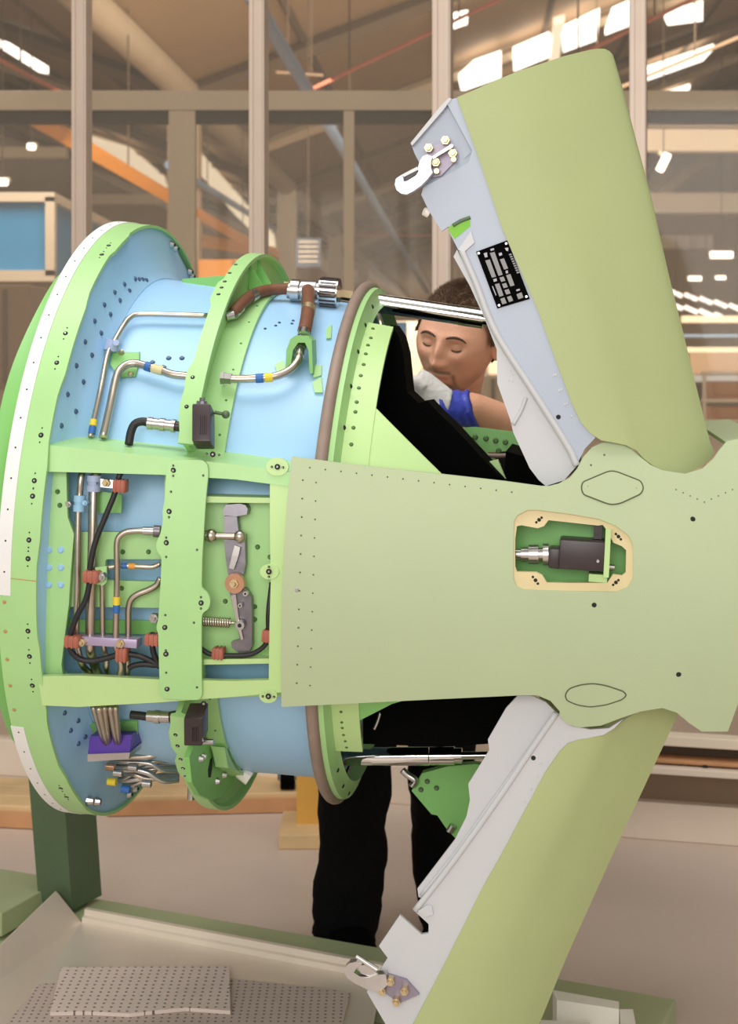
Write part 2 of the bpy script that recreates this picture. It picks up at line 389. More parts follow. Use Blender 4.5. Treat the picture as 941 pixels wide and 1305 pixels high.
# roof lights (daylight comes through them) lying in the right-hand slope
def rlight(px, side, m, name='roof_light'):
    P = [rl(on_roof(u, v, side))+Vector((0, 0, -0.30)) for u, v in px]; bm = NB(); poly_prism(bm, P, (0, 0, 0.1)); mk(name, bm, m, roof)
c10 = crop(560, 0, 2.470); c11 = crop(800, 100, 5.021)
for q in (c10((62, 190), (110, 145), (195, 115), (195, 185), (70, 228)), c10((232, 105), (348, 55), (350, 118), (235, 165)), c10((385, 40), (505, -20), (498, 65), (390, 105)), c10((545, -20), (600, -45), (600, 20), (522, 50)),
          c10((640, 180), (865, 105), (830, 145), (640, 212)), c10((640, 285), (790, 235), (752, 302), (640, 320)), c10((710, 0), (830, -40), (830, 10), (720, 22)), c10((40, -10), (90, -20), (88, 2), (45, 16))): rlight(q, 1, 'skylight')
for q in (c10((135, 238), (268, 195), (270, 218), (140, 268)), c10((300, 172), (395, 160), (402, 172), (305, 200)), c10((360, 10), (395, 0), (375, 155), (345, 155))): rlight(q, 1, 'skylight_soft')
for q in (((0, 30), (12, 34), (62, 66), (50, 64)), ((0, 118), (30, 126), (28, 132), (0, 126))): rlight(q, -1, 'skylight')
for q in (((215, 152), (240, 160), (350, 292), (352, 318), (300, 262)), ((110, 160), (165, 175), (210, 215), (215, 235))): rlight(q, -1, 'skylight_soft')
# ------------------------------------------------------------------ the aircraft tail section
tail = bpy.data.objects.new('aircraft_tail_section', None); COL.objects.link(tail); tail.matrix_world = TA; tail.empty_display_size = 0.2
tag(tail, 'green and blue primed aircraft tail section on a stand, two doors swung open', 'aircraft part')
X1 = -0.4515; R1 = 0.503
def rr(X): return 0.49-0.12*(X+0.4)
def S_panel(X, Z): return -rr(X)-0.006+(Z-zc(X))**2/1.25
def S_fr(o): return lambda X, Z: -rr(X)+0.004+o+(Z-zc(X))**2/1.7
RB = lambda X: 0.408-0.04*(X+0.3)           # blue body skin
# forward flange: green band with a bolted white strip, blue web behind it
def smooth01(a, b, x): t = max(0, min(1, (x-a)/(b-a))); return t*t*(3-2*t)
def bump(a, c, wd): d = abs((a-c+180) % 360-180); return 1-smooth01(wd*0.6, wd, d)
XBR = X1+0.056
def band_prof(a):
    e = XBR+0.004*bump(a, 37, 11)+0.004*bump(a, 66, 6)+0.003*bump(a, 8, 10)+0.003*bump(a, -22, 9)+0.004*bump(a, -52, 10)
    return [(X1, R1), (e, R1-0.001), (e, R1-0.006), (X1+0.03, R1-0.008), (X1, R1-0.03)]
bm = NB(); lathe(bm, band_prof, n=180); band = mk('forward_flange', bm, 'primer', tail, 30)
bm = NB(); lathe(bm, [(X1-0.001, R1-0.012), (X1-0.001, R1+0.0012), (X1+0.019, R1+0.0012), (X1+0.019, R1-0.002)], phi_of(onC(3, 758, R1)), 130, n=100)
mk('white_strip', bm, 'white_strip', band, 30)
bm = NB(); lathe(bm, [(X1-0.001, R1-0.012), (X1-0.001, R1+0.0012), (X1+0.019, R1+0.0012), (X1+0.019, R1-0.002)], -130, phi_of(onC(20, 926, R1)), n=70)
mk('white_strip', bm, 'white_strip', band, 30)
bm = NB()
for a in range(-120, 122, 5):
    p = pol(X1+0.0095, R1+0.001, a+1.5); mid = phi_of(onC(20, 926, R1)) < a+1.5 < phi_of(onC(3, 758, R1))
    dome(bm, p, nrm(p), 0.0028 if mid else 0.0019, 0.0006, 7, 1 if mid else 0)
mk('strip_rivets', bm, ['hole', 'rivet_red'], band, kind='stuff')
bm = NB()
for a in (64, 60, 38, 32, 19, 11.5, 9, 2, -1, -13, -17.5, -23, -50, -54, -72):
    p = pol(X1+0.043, R1-0.0005, a); dome(bm, p, nrm(p), 0.0042, 0.0006, 9, 0); dome(bm, p+nrm(p)*0.0006, nrm(p), 0.002, 0.0006, 7, 1)
    for da in (-1.2, 1.2):
        q = pol(X1+0.043, R1-0.0005, a+da); dome(bm, q, nrm(q), 0.0014, 0.0005, 6, 0)
mk('flange_screws', bm, ['hole', 'steel'], band, kind='stuff')
bm = NB(); lathe(bm, [(X1+0.002, R1+0.0003), (X1+0.0555, R1-0.0004), (X1+0.0555, R1-0.003), (X1+0.002, R1-0.003)], phi_of(onC(30, 739, R1))-0.06, phi_of(onC(30, 739, R1))+0.06, n=2)
mk('flange_joint', bm, 'rivet_red', band)
# green forward casing that peeps out in front of the flange, with its scalloped edge
def fore_prof(a):
    e = -0.503+0.002*math.sin(math.radians(a*9))
    return [(X1, 0.475), (X1-0.010, 0.462), (X1-0.022, 0.438), (X1-0.034, 0.430), (e+0.004, 0.437), (e, 0.437), (e-0.003, 0.428), (X1-0.030, 0.418), (X1, 0.44)]
bm = NB(); lathe(bm, fore_prof, n=160); mk('forward_casing', bm, 'primer_shade', tail, 35)
bm = NB(); lathe(bm, [(X1-0.06, 0.0), (X1-0.06, 0.40), (X1-0.03, 0.42), (X1-0.002, 0.43), (X1-0.002, 0.40), (X1-0.04, 0.38), (X1-0.04, 0.0)], n=72, closed=False)
mk('forward_cover', bm, 'stand_green', tail, 35)
# blue web
def web_prof(a):
    top = 0.012*bump(a, 116, 12)+0.012*bump(a, 148, 12)
    return [(XBR-0.004, R1-0.006-top), (XBR+0.003, 0.456), (XBR+0.012, 0.426), (XBR+0.024, RB(-0.38)+0.002), (XBR+0.024, RB(-0.38)-0.006), (XBR+0.004, 0.42), (XBR-0.004, 0.456), (XBR-0.011, R1-0.008-top)]
bm = NB(); lathe(bm, web_prof, n=144); web = mk('flange_web', bm, 'blue_skin', tail, 40)
bm = NB()
for a in (100, 103, 116, 118, 140, -88, -92, -101, -103):
    p = pol(XBR+0.0003, 0.483, a); dome(bm, p, (1, 0, 0), 0.0075, 0.006, 9, 0); dome(bm, p+Vector((0.006, 0, 0)), (1, 0, 0), 0.0035, 0.002, 7, 1)
for u, v in ((112, 1020), (121, 1021), (158, 1006), (165, 1001)):
    p = onX(u, v, XBR-0.002); dome(bm, p, (1, 0, 0), 0.0085, 0.010, 9, 0)
mk('web_nuts', bm, ['steel', 'hole'], web, kind='stuff')
# body skin
bm = NB(); lathe(bm, [(XBR+0.02, RB(-0.38)), (-0.02, RB(-0.02)), (-0.02, RB(-0.02)-0.006), (XBR+0.02, RB(-0.38)-0.006)], n=128)
skin = mk('body_skin', bm, 'blue_skin', tail, 40)
from mathutils.bvhtree import BVHTree
def bvh_of(*objs):
    V = []; Fc = []
    for o in objs:
        k = len(V); V += [v.co.copy() for v in o.data.vertices]; Fc += [[i+k for i in p.vertices] for p in o.data.polygons]
    return BVHTree.FromPolygons(V, Fc)
blue_bvh = bvh_of(web, skin)
def onB(u, v):
    h = blue_bvh.ray_cast(CL, ray(u, v).normalized()); return (h[0], h[1]) if h[0] else (onC(u, v, RB), nrm(onC(u, v, RB)))
bm = NB()
row1 = cC((245, 855), (270, 730), (305, 615), (340, 520), (378, 437), (417, 372), (458, 322), (497, 290)); row2 = cC((303, 798), (333, 680), (367, 573), (404, 485), (441, 410), (479, 354), (517, 315))
for u, v in row1+row2+cC((610, 602), (655, 622), (675, 585), (728, 585), (540, 268), (555, 270), (570, 270), (585, 273))+cG((258, 215), (312, 246), (282, 285), (340, 310), (313, 338)):
    p, n_ = onB(u, v); dome(bm, p, n_ if n_.dot(CL-p) > 0 else -n_, 0.0048, 0.0024, 7)
for u, v in cD((365, 355), (383, 340), (433, 342), (475, 330), (490, 318), (540, 322), (545, 310), (52, 460), (100, 460), (25, 492)):
    p = onC(u, v, RB); dome(bm, p, nrm(p), 0.0030, 0.0014, 7)
mk('skin_rivets', bm, 'rivet_blue', skin, kind='stuff')
# ring frame between the flange and the seal (open where the access bay is)
XR = onC(*cD((120, 600))[0], 0.466).x
def r2_prof(a):
    s = 0.006*(bump(a, 57, 5)+bump(a, 34, 3.5)+bump(a, 28, 3.5)+bump(a, -35, 4)+bump(a, -44, 4))
    return [(XR-s, 0.468), (XR+0.023, 0.468), (XR+0.023, 0.462), (XR+0.014, 0.458), (XR+0.012, 0.414), (XR+0.055, 0.411), (XR+0.055, 0.405), (XR+0.004, 0.405), (XR+0.006, 0.46), (XR-s, 0.463)]
bm = NB(); lathe(bm, r2_prof, phi_of(onC(240, 566, 0.466)), 360+phi_of(onC(225, 912, 0.466)), n=150); ring2 = mk('ring_frame', bm, 'primer', tail, 30)
bm = NB()
for a in (34, 28, 56, 58.5, 61, 65, 70, -34, -37, -41, -44, -47):
    p = pol(XR+0.004, 0.4683, a); dome(bm, p, nrm(p), 0.0036, 0.0006, 8, 0); dome(bm, p+nrm(p)*0.0006, nrm(p), 0.0018, 0.0006, 6, 1)
mk('ring_screws', bm, ['hole', 'steel'], ring2, kind='stuff')
bm = NB()
for i, a in enumerate(range(22, 92, 4)):
    p = pol(XR+0.032+0.012*(i % 2), 0.411, a); dome(bm, p, nrm(p), 0.0028, 0.0012, 7)
for i, a in enumerate(range(-66, -24, 5)):
    p = pol(XR+0.032+0.012*(i % 2), 0.411, a); dome(bm, p, nrm(p), 0.0028, 0.0012, 7)
mk('foot_rivets', bm, 'rivet_green', ring2, kind='stuff')
for a, l_ in ((76, 0.03), (84, 0.028)):      # stiffening gussets on the aft side of the ring
    bm = NB(); c = [pol(XR+0.013, 0.46, a), pol(XR+0.013, 0.415, a), pol(XR+0.013+l_, 0.413, a)]; t = pol(0, 0.006, a+90)-pol(0, 0, 0)
    poly_prism(bm, c, t); mk('gusset', bm, 'primer_shade', ring2)
bm = NB()      # wedge longeron lying on the crown
for q in ([(-0.335, -0.045, 0.413), (-0.335, 0.06, 0.413), (XR, 0.075, 0.436), (XR, -0.06, 0.43)],):
    poly_prism(bm, [Vector((x, y, z+zc(x))) for x, y, z in q], (0, 0, -0.018))
mk('crown_wedge', bm, 'primer_shade', tail)
bm = NB()
poly_prism(bm, [pol(XR+0.06, 0.425, 84), pol(-0.04, 0.418, 84), pol(-0.04, 0.418, 100), pol(XR+0.06, 0.425, 100)], (0, 0, -0.012)); mk('crown_beam', bm, 'wood', tail, label='tan strip along the crown')
# seal ring and aft flange
X3 = -0.0278; R3 = 0.43
bm = NB(); n = 160; rows = []
for i in range(n):
    a = 360*i/n; rows.append([bm.verts.new(pol(X3+0.011+0.0095*math.cos(t), R3-0.004+0.010*math.sin(t), a)) for t in [2*math.pi*j/12 for j in range(12)]])
for i in range(n):
    A = rows[i]; B = rows[(i+1) % n]
    for j in range(12): bm.faces.new((A[j], A[(j+1) % 12], B[(j+1) % 12], B[j]))
mk('seal_ring', bm, 'seal', tail, 180)
bm = NB(); lathe(bm, [(X3+0.016, 0.427), (X3+0.028, 0.425), (X3+0.034, 0.404), (X3+0.04, 0.396), (X3+0.016, 0.396)], n=140); mk('seal_flange', bm, 'primer', tail, 30)
RA = lambda X: 0.401-0.10*(X-0.02)
XE = onC(479, 521, RA).x
PT = phi_of(onC(482, 413, RA)); prA = [(X3+0.03, RA(X3+0.03)), (XE, RA(XE)), (XE, RA(XE)-0.006), (X3+0.03, RA(X3+0.03)-0.006)]
bm = NB(); lathe(bm, prA, phi_of(onC(452, 958, RA)), PT, n=80); aft = mk('aft_band', bm, 'primer_lit', tail, 40)
bm = NB(); lathe(bm, prA, 180-28, 180+50, n=60); mk('aft_band', bm, 'primer_lit', tail, 40)
bm = NB()
big = cE((128, 322), (118, 365), (105, 398), (95, 438), (85, 487), (72, 538), (63, 595), (53, 660), (47, 705), (38, 778), (28, 855)); sm = cE((60, 345), (46, 403), (36, 445), (22, 492), (12, 552), (4, 612), (20, 350), (68, 310))
for u, v in big:
    p = onC(u, v, RA); dome(bm, p, nrm(p), 0.0036, 0.0016, 8)
for u, v in sm+cH((684, 155), (690, 190), (690, 228), (660, 195))+[(u+2, v) for u, v in cH((733, 190), (735, 212), (740, 240), (747, 265), (752, 290), (730, 148))]:
    p = onC(u, v, RA); dome(bm, p, nrm(p), 0.0028, 0.0012, 7)
mk('band_rivets', bm, 'rivet_green', aft, kind='stuff')
bm = NB()
for a in (20, 30, 40, 50, 60, 70, -50, -60, -70):
    p = pol(X3+0.037, 0.416, a); dome(bm, p, Vector((0.9, 0, 0))+nrm(p)*0.3, 0.004, 0.001, 8)
mk('flange_holes', bm, 'hole', aft, kind='stuff')
# side keel plates that close the gap between the aft band and the cover panel (near and far side)
def flipY(bm):
    for v in bm.verts: v.co.y = -v.co.y
def S_keel(X, Z): return -math.sqrt(max(RA(X)**2-(Z-zc(X))**2, 0.03))+0.002
for far in (0, 1):
    bm = NB(); plate(bm, [(440, 560), (478, 519), (563, 604), (600, 640), (430, 650)], [], S_keel, 0.005)
    if far: flipY(bm)
    mk('keel_plate', bm, 'primer_lit', tail, 40)
    bm = NB(); plate(bm, [(430, 880), (430, 950), (459, 955), (459, 918), (500, 897), (560, 880)], [], S_keel, 0.005)
    if far: flipY(bm)
    mk('keel_plate', bm, 'primer_shade', tail, 40)
# black liner inside the tail (two housings seen through the upper and lower openings)
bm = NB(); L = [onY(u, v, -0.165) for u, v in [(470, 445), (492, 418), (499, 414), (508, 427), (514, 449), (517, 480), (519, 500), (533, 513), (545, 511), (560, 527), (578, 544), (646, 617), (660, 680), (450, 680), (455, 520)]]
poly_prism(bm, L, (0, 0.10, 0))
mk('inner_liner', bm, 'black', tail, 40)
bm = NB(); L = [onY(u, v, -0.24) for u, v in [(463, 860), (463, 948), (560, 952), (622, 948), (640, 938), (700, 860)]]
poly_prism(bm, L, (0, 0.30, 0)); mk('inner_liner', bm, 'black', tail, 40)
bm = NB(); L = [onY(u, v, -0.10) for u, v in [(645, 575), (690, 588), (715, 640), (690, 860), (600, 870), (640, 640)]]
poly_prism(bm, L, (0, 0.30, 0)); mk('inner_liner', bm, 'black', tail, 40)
bm = NB(); plate(bm, cE((520, 780), (600, 775), (800, 800), (830, 880), (700, 890), (600, 895), (560, 840)), [], lambda X, Z: 0.10, 0.006, dz=None); inn = mk('inner_rib', bm, 'primer_shade', tail)
bm = NB()
for u, v in cE((600, 822), (650, 828), (695, 838), (740, 845), (708, 885)): dome(bm, onY(u, v, 0.0995), (0, -1, 0), 0.0055, 0.002, 7)
mk('rib_rivets', bm, 'rivet_green', inn, kind='stuff')
bm = NB(); tube(bm, [onY(u, v, 0.085) for u, v in cE((600, 902), (700, 908), (830, 902))], 0.004, 8); mk('inner_seal', bm, 'seal', tail, 180)
bm = NB(); plate(bm, cE((665, 935), (705, 925), (750, 1035), (735, 1040)), [], lambda X, Z: -0.12, 0.01, dz=None); mk('inner_strut', bm, 'primer_lit', tail)
# ------------------------------------------------------------------ cover panel with its star-shaped aft end
out = [(372, 582), (440, 591), (560, 604), (644, 613.5)]+cK((205, 234), (235, 234), (270, 225), (310, 205), (340, 168), (362, 125), (395, 88), (430, 72), (470, 66), (500, 72), (545, 98), (580, 128), (615, 155), (660, 175), (745, 188), (810, 168), (850, 130), (872, 98), (900, 66), (941, 57))+[(985, 560), (1010, 640), (1012, 760), (985, 850), (941, 897)]
out += cP((845, 212), (748, 212), (700, 180), (655, 142), (600, 124), (520, 137), (450, 160), (370, 190), (290, 197), (245, 185), (215, 150))+cK((275, 1075), (240, 1035), (190, 1014), (120, 1015))+[(560, 891), (359, 901), (358, 840), (360, 752), (366, 640)]
recess = cL((80, 180), (100, 140), (170, 105), (230, 103), (450, 130), (650, 165), (760, 210), (840, 270), (870, 320), (877, 450), (873, 560), (840, 620), (760, 650), (450, 645), (150, 635), (95, 612), (76, 560), (76, 350))
bm = NB(); plate(bm, out, [recess], S_panel, 0.009, dz=0.02); panel = mk('cover_panel', bm, 'panel_green', tail, 30, label='large pale green cover panel with star-shaped aft end')
bm = NB(); plate(bm, out, [recess], lambda X, Z: -(S_panel(X, Z)), 0.009, dz=0.03)
far_panel = mk('cover_panel', bm, 'panel_green', tail, 30)
opening = cL((100, 212), (130, 206), (240, 226), (280, 212), (310, 172), (640, 208), (672, 204), (702, 242), (742, 322), (800, 346), (828, 372), (825, 520), (800, 541), (740, 532), (702, 590), (300, 590), (270, 540), (230, 520), (100, 516), (88, 480), (88, 300))
rec2 = cL((72, 170), (90, 128), (165, 95), (235, 93), (450, 120), (655, 155), (765, 200), (848, 262), (880, 315), (887, 450), (883, 565), (848, 630), (765, 660), (450, 655), (145, 645), (85, 620), (66, 565), (66, 350))
bm = NB(); plate(bm, rec2, [opening], lambda X, Z: S_panel(X, Z)+0.0045, 0.008, dz=0.02); wf = mk('access_frame', bm, 'cream', tail, 30, label='cream frame around the open access window')
bm = NB()
for (x, y), (dx, dy) in (((246, 172), (16, -14)), ((775, 283), (15, 16)), ((222, 573), (15, 20)), ((758, 588), (16, -14))):
    for k in (-1, 0, 1):
        u, v = cL((x+dx*k*1.1, y+dy*k*1.1))[0]; dome(bm, onS(u, v, lambda X, Z: S_panel(X, Z)+0.0043), (0, -1, 0), 0.0022 if k else 0.0032, 0.0004, 7)
mk('frame_holes', bm, 'hole', wf, kind='stuff')
bm = NB(); B_ = -0.345; q = cL((60, 150), (900, 150), (900, 640), (60, 640)); qa = [onY(u, v, -0.418) for u, v in q]; x0, x1 = min(p.x for p in qa), max(p.x for p in qa); z0, z1 = min(p.z for p in qa), max(p.z for p in qa)
for c, s in (((0.5*(x0+x1), B_, 0.5*(z0+z1)), (x1-x0, 0.006, z1-z0)), ((x0, B_-0.012, 0.5*(z0+z1)), (0.006, 0.03, z1-z0)), ((x1, B_-0.012, 0.5*(z0+z1)), (0.006, 0.03, z1-z0)), ((0.5*(x0+x1), B_-0.012, z0), (x1-x0, 0.03, 0.006)), ((0.5*(x0+x1), B_-0.012, z1), (x1-x0, 0.03, 0.006))): box(bm, c, s)
mk('sensor_bay', bm, 'primer_shade', tail)
def pbox(bm, pts, Y0, Y1, bev=0.0, mi=0):
    P = [onY(u, v, Y0) for u, v in pts]; xs = [p.x for p in P]; zs = [p.z for p in P]
    box(bm, (0.5*(min(xs)+max(xs)), 0.5*(Y0+Y1), 0.5*(min(zs)+max(zs))), (max(xs)-min(xs), abs(Y1-Y0), max(zs)-min(zs)), bev=bev, mi=mi)
bm = NB(); pbox(bm, cL((385, 300), (690, 520)), -0.405, -0.355, 0.004); pbox(bm, cL((312, 358), (400, 502)), -0.398, -0.358, 0.005)
sens = mk('sensor_box', bm, 'black_box', tail, 30, label='dark brown sensor box behind the access window')
bm = NB(); dome(bm, onY(*cL((640, 445))[0], -0.4055), (0, -1, 0), 0.0035, 0.002, 8); mk('screw', bm, 'steel', sens)
bm = NB()
for a, b, r in ((95, 130, 26), (130, 180, 34), (180, 245, 46), (245, 275, 32), (275, 312, 52)):
    yb = 400; p = onY(*cL((a, yb))[0], -0.378); q = onY(*cL((b, yb))[0], -0.378); cyl(bm, p, q, r/5.228/640, n=16)
mk('plug_connector', bm, 'steel', sens, 35)
bm = NB(); pbox(bm, cL((692, 240), (712, 555)), -0.408, -0.35); pbox(bm, cL((580, 530), (700, 590)), -0.395, -0.35); mk('sensor_bracket', bm, 'primer_lit', sens)
bm = NB(); pbox(bm, cL((615, 205), (665, 300)), -0.38, -0.36); mk('strap', bm, 'black_box', sens)
bm = NB(); u0 = onY(*cL((712, 486))[0], -0.38); cyl(bm, u0, u0+Vector((0.008, 0, 0)), 0.004, n=8); mk('bolt', bm, 'steel', sens)
bm = NB(); edge = [(930, 565), (985, 560), (1010, 640), (1012, 760), (985, 850), (941, 897), (930, 928)]; E_ = [onS(u, v, S_panel) for u, v in edge]
ra = [bm.verts.new(p+Vector((-0.002, 0.004, 0))) for p in E_]; rb = [bm.verts.new(Vector((p.x-0.002, -p.y-0.004, p.z))) for p in E_]
for i in range(len(edge)-1): bm.faces.new((ra[i], ra[i+1], rb[i+1], rb[i]))
bmesh.ops.recalc_face_normals(bm, faces=bm.faces); bmesh.ops.solidify(bm, geom=bm.faces[:], thickness=0.006); mk('aft_bulkhead', bm, 'panel_green', tail)
# inspection covers, drawn by their sealed gap, and the panel's holes and rivets
for loop in (cK((355, 240), (360, 218), (450, 180), (470, 176), (490, 180), (578, 214), (588, 240), (578, 262), (500, 298), (470, 302), (450, 298), (362, 264)), cP((236, 75), (250, 52), (290, 38), (340, 32), (390, 40), (455, 62), (466, 76), (450, 92), (390, 112), (330, 120), (280, 112), (242, 95))):
    sf = lambda X, Z: S_panel(X, Z)-0.0006
    bm = NB(); plate(bm, loop, [], sf, 0.001, dz=0.02); cov = mk('inspection_cover', bm, 'panel_green', panel, 30)
    bm = NB(); pts = [onS(u, v, lambda X, Z: S_panel(X, Z)) for u, v in rounded(loop, 6, 3)]; tube(bm, pts+[pts[0]], 0.0011, 6, smooth=False, cap=False); mk('cover_gap', bm, 'groove', panel)
bm = NB()
def phole(u, v, r, mi=0): dome(bm, onS(u, v, S_panel), (0, -1, 0), r, 0.0005, 9, mi)
for u, v in ((883, 662), (757, 771), (865, 859), (713, 532)): phole(u, v, 0.0042)
phole(378, 752, 0.0036, 2)
for u, v in cK((391, 155), (441, 117), (379, 235), (560, 242)): phole(u, v, 0.0017, 1)
for i in range(14): phole(395+i*2.2*9, 596+i*2.4, 0.0014, 1)
for i in range(12): phole(386-0.7*i, 612+i*23.5, 0.0016, 1); phole(403-0.7*i, 615+i*23.5, 0.0014, 1)
for i in range(9): phole(862+i*9, 640-abs(i-4)*4, 0.0012, 1)
mk('panel_holes', bm, ['hole', 'groove', 'steel'], panel, kind='stuff')
# ------------------------------------------------------------------ access bay in front of the body
f0 = S_fr(0.0); fR = S_fr(0.036)
# recessed plate behind the pipes
holes = [rounded(cF((126, 160), (470, 160), (470, 382), (150, 382), (128, 330)), 6), rounded(cF((130, 645), (470, 650), (470, 900), (110, 885), (103, 850)), 7), rounded(cF((262, 478), (470, 478), (470, 558), (255, 552)), 3),
         rounded(cF((612, 165), (870, 208), (865, 262), (612, 258)), 4), rounded(cF((610, 842), (842, 842), (842, 910), (610, 912)), 4)]
bm = NB(); plate(bm, cF((48, 90), (930, 185), (905, 960), (40, 980)), holes, fR, 0.010, dz=0.03); bayp = mk('bay_plate', bm, 'primer', tail, 30)
bm = NB(); plate(bm, cF((36, 100), (122, 110), (128, 330), (150, 390), (132, 640), (106, 850), (112, 895), (36, 985)), [], S_fr(0.022), 0.006, dz=0.03); mk('bay_side_plate', bm, 'primer', tail, 30)
bm = NB()
for u, v in cF((50, 445), (92, 445), (50, 507), (92, 507), (50, 568), (92, 568)): dome(bm, onS(u+4, v, S_fr(0.022)), (0, -1, 0), 0.0056, 0.002, 9)
mk('blue_rivets', bm, 'clamp_sky', bayp, kind='stuff')
bm = NB()
for u, v in cF((92, 240), (322, 452), (413, 452), (318, 580), (798, 435), (842, 470), (684, 626), (788, 645), (788, 690), (100, 288)): dome(bm, onS(u, v, fR if u > 85 else S_fr(0.022)), (0, -1, 0), 0.0040, 0.003, 8)
mk('bay_rivets', bm, 'rivet_green', bayp, kind='stuff')
# bay floor tint: green doubler strip visible behind the lower opening
bm = NB(); plate(bm, cF((132, 690), (470, 695), (470, 745), (132, 735)), [], S_fr(0.062), 0.003); mk('doubler_strip', bm, 'primer_shade', tail)
# top and bottom rails: front web + shelf back to the skin
def rail(name, edge_out, edge_in, m, up_):
    bm = NB(); A = [onS(u, v, f0) for u, v in edge_out]; B = [onS(u, v, f0) for u, v in edge_in]
    n = len(A); depth = [max(0.01, -math.sqrt(max(RB(p.x)**2-(p.z-zc(p.x))**2, 0.02))-p.y+0.006) for p in A]
    C = [p+Vector((0, d, 0.010*up_)) for p, d in zip(A, depth)]
    def v3(L): return [bm.verts.new(p) for p in L]
    a, b, c = v3(A), v3(B), v3(C); a2 = v3([p+Vector((0, 0.005, -0.004*up_)) for p in A]); b2 = v3([p+Vector((0, 0.014, 0)) for p in B]); c2 = v3([p+Vector((0, 0, -0.004*up_)) for p in C])
    for i in range(n-1):
        for s, t in ((a, b), (b, b2), (b2, a2), (a2, c2), (c2, c), (c, a)): bm.faces.new((s[i], s[i+1], t[i+1], t[i]))
    for i in (0, n-1):
        bm.faces.new((a[i], b[i], b2[i], a2[i])); bm.faces.new((a[i], a2[i], c2[i], c[i]))
    return mk(name, bm, m, tail, 30)
top_rail = rail('top_rail', [(59, 567), (100, 571), (205, 582), (300, 592), (370, 602)], [(52, 601), (100, 602), (205, 605), (300, 611), (370, 620)], 'primer', 1)
bot_rail = rail('bottom_rail', [(54, 899), (100, 901), (205, 895), (300, 888), (362, 882)], [(48, 862), (100, 861), (205, 866), (300, 868), (362, 866)], 'primer_lit', -1)
bm = NB(); plate(bm, cF((842, 195), (930, 205), (905, 945), (838, 935), (845, 560)), [], S_fr(0.001), 0.03, dz=0.04); stile = mk('aft_stile', bm, 'primer_lit', tail, 30)
bm = NB(); plate(bm, cF((612, 256), (866, 262), (864, 280), (612, 278)), [], S_fr(0.010), 0.04); mk('bay_ledge', bm, 'primer_lit', tail)
bm = NB(); plate(bm, cF((608, 832), (846, 828), (846, 846), (608, 850)), [], S_fr(0.010), 0.04); mk('bay_ledge', bm, 'primer_lit', tail)
for c, r in (((868, 152), 40), ((836, 960), 32), ((840, 522), 34)):
    bm = NB(); plate(bm, [(40+(c[0]+r*math.cos(t))/2.768, 540+(c[1]+r*0.8*math.sin(t))/2.768) for t in [2*math.pi*i/16 for i in range(16)]], [], S_fr(-0.0015), 0.004, dz=None)
    mk('bay_lug', bm, 'primer_lit', tail)
# vertical brace plate
brace_out = cF((478, 142), (490, 128), (605, 128), (622, 145), (624, 180), (615, 270), (606, 420), (603, 470), (600, 580), (622, 595), (633, 625), (625, 655), (602, 668), (600, 700), (602, 960), (590, 975), (465, 970), (450, 955), (452, 900), (448, 740), (440, 720), (448, 690), (456, 560), (460, 470), (442, 450), (440, 420), (455, 390), (465, 340), (462, 310), (470, 270))
bm = NB(); plate(bm, rounded(brace_out, 4, 2), [], S_fr(-0.007), 0.005, dz=0.04); brace = mk('brace_plate', bm, 'primer', tail, 30)
bm = NB(); sfb = S_fr(-0.0074)
def scr(x, y, r=0.0042):
    p = onS(*cF((x, y))[0], sfb); dome(bm, p, (0, -1, 0), r, 0.0005, 9, 0); dome(bm, p+Vector((0, -0.0005, 0)), (0, -1, 0), r*0.55, 0.0006, 7, 1)
for x, y in ((500, 165), (485, 310), (475, 420), (598, 632), (470, 718), (474, 812), (478, 935), (640, 108), (868, 152), (838, 522), (836, 962), (608, 988)): scr(x, y)
for x, y in ((500, 148), (500, 184), (485, 330), (492, 240), (475, 470), (475, 402), (584, 445), (573, 702), (584, 930), (606, 183), (472, 675), (474, 800), (475, 878), (598, 612), (598, 652), (838, 505), (838, 540), (618, 106), (662, 110), (848, 152), (888, 154), (816, 962), (856, 964)): scr(x, y, 0.0018)
mk('brace_screws', bm, ['hole', 'steel'], brace, kind='stuff')
# pipes, cables, clamps
def pipe(name, px, r, surf, m='tube_steel', n=10, par=None, lift=None):
    bm = NB(); P = [onS(u, v, surf) if surf else None for u, v in px]
    if lift:
        for i, d in lift.items(): P[i] = P[i]+Vector((0, d, 0))
    tube(bm, P, r, n); return mk(name, bm, m, par or tail, 180)
sT = S_fr(0.024); sT2 = S_fr(0.014)
pA = pipe('hydraulic_pipe', c1((268, 20), (262, 80), (245, 240), (235, 340), (230, 600), (228, 880))+c2((222, 300), (218, 470), (225, 540), (265, 690), (290, 800)), 0.0048, sT, lift={0: 0.03, 10: 0.03})
pB = pipe('hydraulic_pipe', c1((380, 20), (372, 80), (352, 200), (347, 350), (345, 520), (338, 760))+c2((330, 120), (325, 460), (330, 600), (335, 800)), 0.0072, sT, lift={0: 0.03, 9: 0.03})
pC = pipe('hydraulic_pipe', c2((410, 70), (415, 150), (418, 470), (428, 560), (446, 650), (445, 720), (425, 800)), 0.0040, sT, lift={6: 0.02})
pD = pipe('hydraulic_pipe', c1((825, 512), (760, 510), (680, 508), (600, 515), (548, 545), (525, 600), (524, 740))+c2((525, 60), (520, 250), (515, 470), (520, 560), (550, 660), (555, 720), (535, 800)), 0.0044, sT2)
pE = pipe('hydraulic_pipe', c1((850, 755), (790, 778), (700, 776), (550, 770), (450, 785)), 0.0036, sT)
pF = pipe('hydraulic_pipe', c2((850, 40), (822, 92), (760, 128), (680, 160), (630, 200), (612, 260), (610, 350), (610, 480), (605, 600), (600, 800)), 0.0046, sT)
